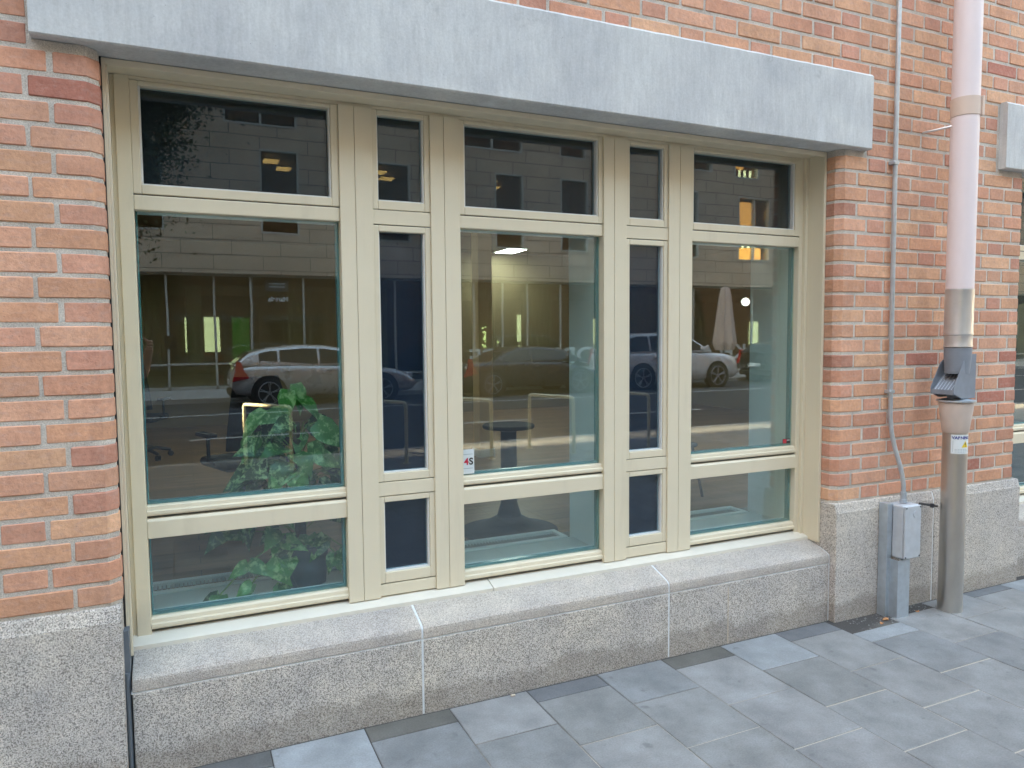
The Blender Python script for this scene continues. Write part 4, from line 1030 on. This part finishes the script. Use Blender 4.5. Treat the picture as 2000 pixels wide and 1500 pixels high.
    m = MB(); m.box(-.022, .03, -.26, .26, belt-.46, belt-.35); m.build('number_plate', 'white_sticker', o)
    m = MB(); m.box(-.03, .35, -hw*.80, hw*.80, .24, .40); m.build('bumper', 'tyre', o, .05, seg=3)
    return o
car('parked_car', .92, -14.5, 4.40, 1.44, 'paint_silver', 'silver hatchback with red tail lights mirrored above the plant')
car('parked_car', 6.55, -14.5, 4.35, 1.32, 'paint_navy', 'dark low car mirrored in the middle pane', 'sedan')
car('parked_car', 11.15, -14.35, 4.45, 1.66, 'paint_white', 'pale sport utility car mirrored in the right pane', 'suv', 1.84)
car('parked_car', 17.2, -14.6, 4.4, 1.40, 'paint_black', 'black car mirrored at the far right of the right pane', 'hatch')
# ------------------------------------------------------------------ umbrella, globe lamp, bollard
um = empty('closed_umbrella', (18.85, -18.9, 0), label='closed beige parasol tied round its pole across the street', cat='parasol')
m = MB(); n = 24; v = []; prof = [(.05, 3.25), (.14, 3.2), (.20, 2.9), (.26, 2.3), (.33, 1.6), (.38, 1.1), (.30, .85)]
for r_, z in prof:
    for k in range(n): a = 2*math.pi*k/n; q = r_*(1+.18*(1 if k % 3 == 0 else -.4)); v.append((q*math.cos(a), q*math.sin(a), z))
m.add(v, [(i*n+k, i*n+(k+1) % n, (i+1)*n+(k+1) % n, (i+1)*n+k) for i in range(len(prof)-1) for k in range(n)], smooth=False); m.build('canopy', 'umbrella_cloth', um)
m = MB(); m.tube([(0, 0, 0), (0, 0, 3.35)], .03, 12); m.build('pole', 'metal_light', um)
m = MB(); m.box(-.35, .35, -.35, .35, 0, .08); m.build('base', 'kerb_stone', um, .01)
gl = empty('globe_lamp', (20.05, -19.1, 0), label='round white globe lamp beside the closed parasol', cat='lamp')
m = MB(); m.lathe([(.16*math.sin(math.pi*k/14), 2.70-.16*math.cos(math.pi*k/14)) for k in range(15)], 0, 0, 24); m.build('globe', 'lamp_globe', gl)
m = MB(); m.tube([(0, 0, 2.86), (0, 0, 3.3)], .015, 8); m.build('hanger', 'metal_dark', gl)
bo = empty('bollard', (3.05, -12.6, RZ), label='slim grey marker post standing by the silver hatchback', cat='bollard')
m = MB(); m.lathe([(.035, 0), (.035, 1.08), (.030, 1.11), (.0, 1.12)], 0, 0, 16); m.build('post', 'kerb_stone', bo)
m = MB(); m.lathe([(.09, 0), (.09, .02), (.035, .03)], 0, 0, 16); m.build('foot', 'tyre', bo)
# ------------------------------------------------------------------ street tree
tr = empty('street_tree', (-2.5, -6.9, RZ), label='leafy street tree by the kerb, mirrored at the upper left', cat='tree')
m = MB(); m.tube([(0, 0, 0), (.03, .02, 1.2), (-.02, 0, 2.5), (.05, .03, 3.8), (.0, 0, 5.6), (.1, 0, 7.4)], [.15, .13, .115, .09, .06, .03], 14)
limbs = []
for k in range(16):
    a = k*2.4; z0 = 2.6+k*.28; ln = random.uniform(1.6, 2.6)*(1-.03*k); e_ = (math.cos(a)*ln, math.sin(a)*ln, z0+random.uniform(.7, 1.5))
    mid = (e_[0]*.5, e_[1]*.5, z0+.3); m.tube([(0, 0, z0), mid, e_], [.05, .035, .012], 8); limbs += [Vector(mid), Vector(e_), (Vector(mid)+Vector(e_))/2, Vector(e_)*.9+Vector((0, 0, -.15))]
near = []
for e_ in ((2.2, -.4, 4.5), (2.0, -.2, 3.95), (2.6, -.4, 4.9), (1.6, -.1, 3.65), (2.8, -.2, 5.15), (2.3, -.1, 5.4), (1.7, -.1, 4.7), (1.3, -.2, 3.4), (1.2, 0, 4.2), (2.9, -.6, 5.5)):
    m.tube([(0, 0, e_[2]-1.3), (e_[0]*.5, e_[1]*.5, e_[2]-.5), e_], [.04, .022, .006], 7); near += [Vector(e_), Vector(e_)*.8+Vector((0, 0, e_[2]*.2-.15))]
m.build('trunk', 'bark', tr)
m = MB()
for i in range(100000):
    nr = i % 5 < 2
    c_ = random.choice(near if nr else limbs); p_ = c_+(Vector((random.gauss(0, .24), random.gauss(0, .3), random.gauss(0, .20))) if nr else Vector((random.gauss(0, .42), random.gauss(0, .42), random.gauss(0, .34))))
    if p_.z < 2.55+.3*math.sin(p_.x*3+p_.y*2): continue
    if abs(p_.y-1.15) < .33 and random.random() < .85: continue
    a = Vector((random.gauss(0, 1), random.gauss(0, 1), random.gauss(0, .6))).normalized(); b = a.cross(Vector((random.gauss(0, 1), random.gauss(0, 1), random.gauss(0, 1)))).normalized(); s_ = random.uniform(.025, .042)
    k = random.uniform(.6, 1.4)
    m.add([p_-a*s_, p_+b*s_*.5, p_+a*s_, p_-b*s_*.5], [(0, 1, 2, 3)], 0, (.045*k, .07*k, .02*k))
m.build('crown', 'tree_leaf', tr)
# ------------------------------------------------------------------ the photographer, mirrored at the left edge
def skin_body(name, mat, parent, verts, edges, radii, sub=2):
    me = bpy.data.meshes.new(name); me.from_pydata(verts, edges, []); me.materials.append(M[mat])
    o = bpy.data.objects.new(name, me); COL.objects.link(o); o.parent = parent
    sk = o.modifiers.new('skin', 'SKIN'); sk.use_smooth_shade = True
    for i, r_ in enumerate(radii): me.skin_vertices[0].data[i].radius = (r_, r_) if not isinstance(r_, tuple) else r_
    me.skin_vertices[0].data[0].use_root = True
    s_ = o.modifiers.new('sub', 'SUBSURF'); s_.levels = sub; s_.render_levels = sub
    return o
ph = empty('person', (-.60, -3.02, 0), label='person in a brown shirt holding up a phone, mirrored at the left edge', cat='person')
V_ = [(0, 0, .95), (0, 0, 1.12), (0, 0, 1.30), (0, 0, 1.42), (0, 0, 1.50), (0, .02, 1.58), (0, .03, 1.68),
      (.17, 0, 1.41), (.27, .10, 1.18), (.33, .30, 1.40), (-.17, 0, 1.41), (-.22, .12, 1.20), (.10, .34, 1.40),
      (.10, 0, .88), (.11, .02, .48), (.11, -.02, .09), (.11, .12, .045), (-.10, 0, .88), (-.11, .02, .48), (-.12, -.02, .09), (-.13, .12, .045)]
E_ = [(0, 1), (1, 2), (2, 3), (3, 4), (4, 5), (5, 6), (3, 7), (7, 8), (8, 9), (3, 10), (10, 11), (11, 12), (0, 13), (13, 14), (14, 15), (15, 16), (0, 17), (17, 18), (18, 19), (19, 20)]
Rr = [(.155, .11), (.14, .10), (.165, .11), (.12, .09), .055, (.075, .09), (.075, .09), .065, .045, .03, .065, .045, .03, .085, .06, .045, .04, .085, .06, .045, .04]
skin_body('body', 'skin', ph, V_, E_, Rr)
skin_body('shirt', 'shirt_brown', ph, [V_[i] for i in (0, 1, 2, 3)]+[V_[7], (.22, .05, 1.30), V_[10], (-.20, .06, 1.30)], [(0, 1), (1, 2), (2, 3), (3, 4), (4, 5), (3, 6), (6, 7)], [(.175, .13), (.16, .12), (.185, .13), (.13, .105), .082, .066, .082, .066])
skin_body('trousers', 'trousers', ph, [V_[0]]+[V_[i] for i in (13, 14, 15, 17, 18, 19)], [(0, 1), (1, 2), (2, 3), (0, 4), (4, 5), (5, 6)], [(.165, .12), .10, .075, .06, .10, .075, .06])
skin_body('hair', 'hair', ph, [(0, -.005, 1.66), (0, .0, 1.74)], [(0, 1)], [(.088, .10), (.07, .085)])
hd = MB()
for s_ in (-1, 1): hd.lathe([(.011*math.sin(math.pi*k/6), 1.655-.008*math.cos(math.pi*k/6)) for k in range(7)], s_*.03, .118, 10)
hd.build('eye', 'ink_black', ph)
nb = MB(); nb.add([(-.012, .115, 1.62), (.012, .115, 1.62), (0, .145, 1.615), (0, .118, 1.655)], [(0, 1, 2), (0, 2, 3), (1, 3, 2)]); nb.box(-.022, .022, .112, .122, 1.585, 1.592); nb.build('face', 'skin', ph)
fg = MB()
for q in range(4):
    z = 1.44-.02*q
    fg.tube([(.33, .30, z), (.345, .325, z), (.335, .345, z), (.315, .350, z)], [.009, .009, .008, .007], 8); fg.tube([(.10, .34, z), (.19, .335, z), (.235, .345, z-.002), (.25, .35, z)], [.009, .009, .008, .007], 8)
fg.tube([(.33, .30, 1.43), (.31, .30, 1.45), (.29, .30, 1.47)], [.011, .010, .008], 8)
fg.build('fingers', 'skin', ph)
pn = MB(); pn.box(-.175, -.095, -2.700, -2.692, 1.38, 1.48); 
po = pn.build('phone', 'paint_black', None, .006); tag(po, 'dark phone held up by the person in the brown shirt', 'phone')
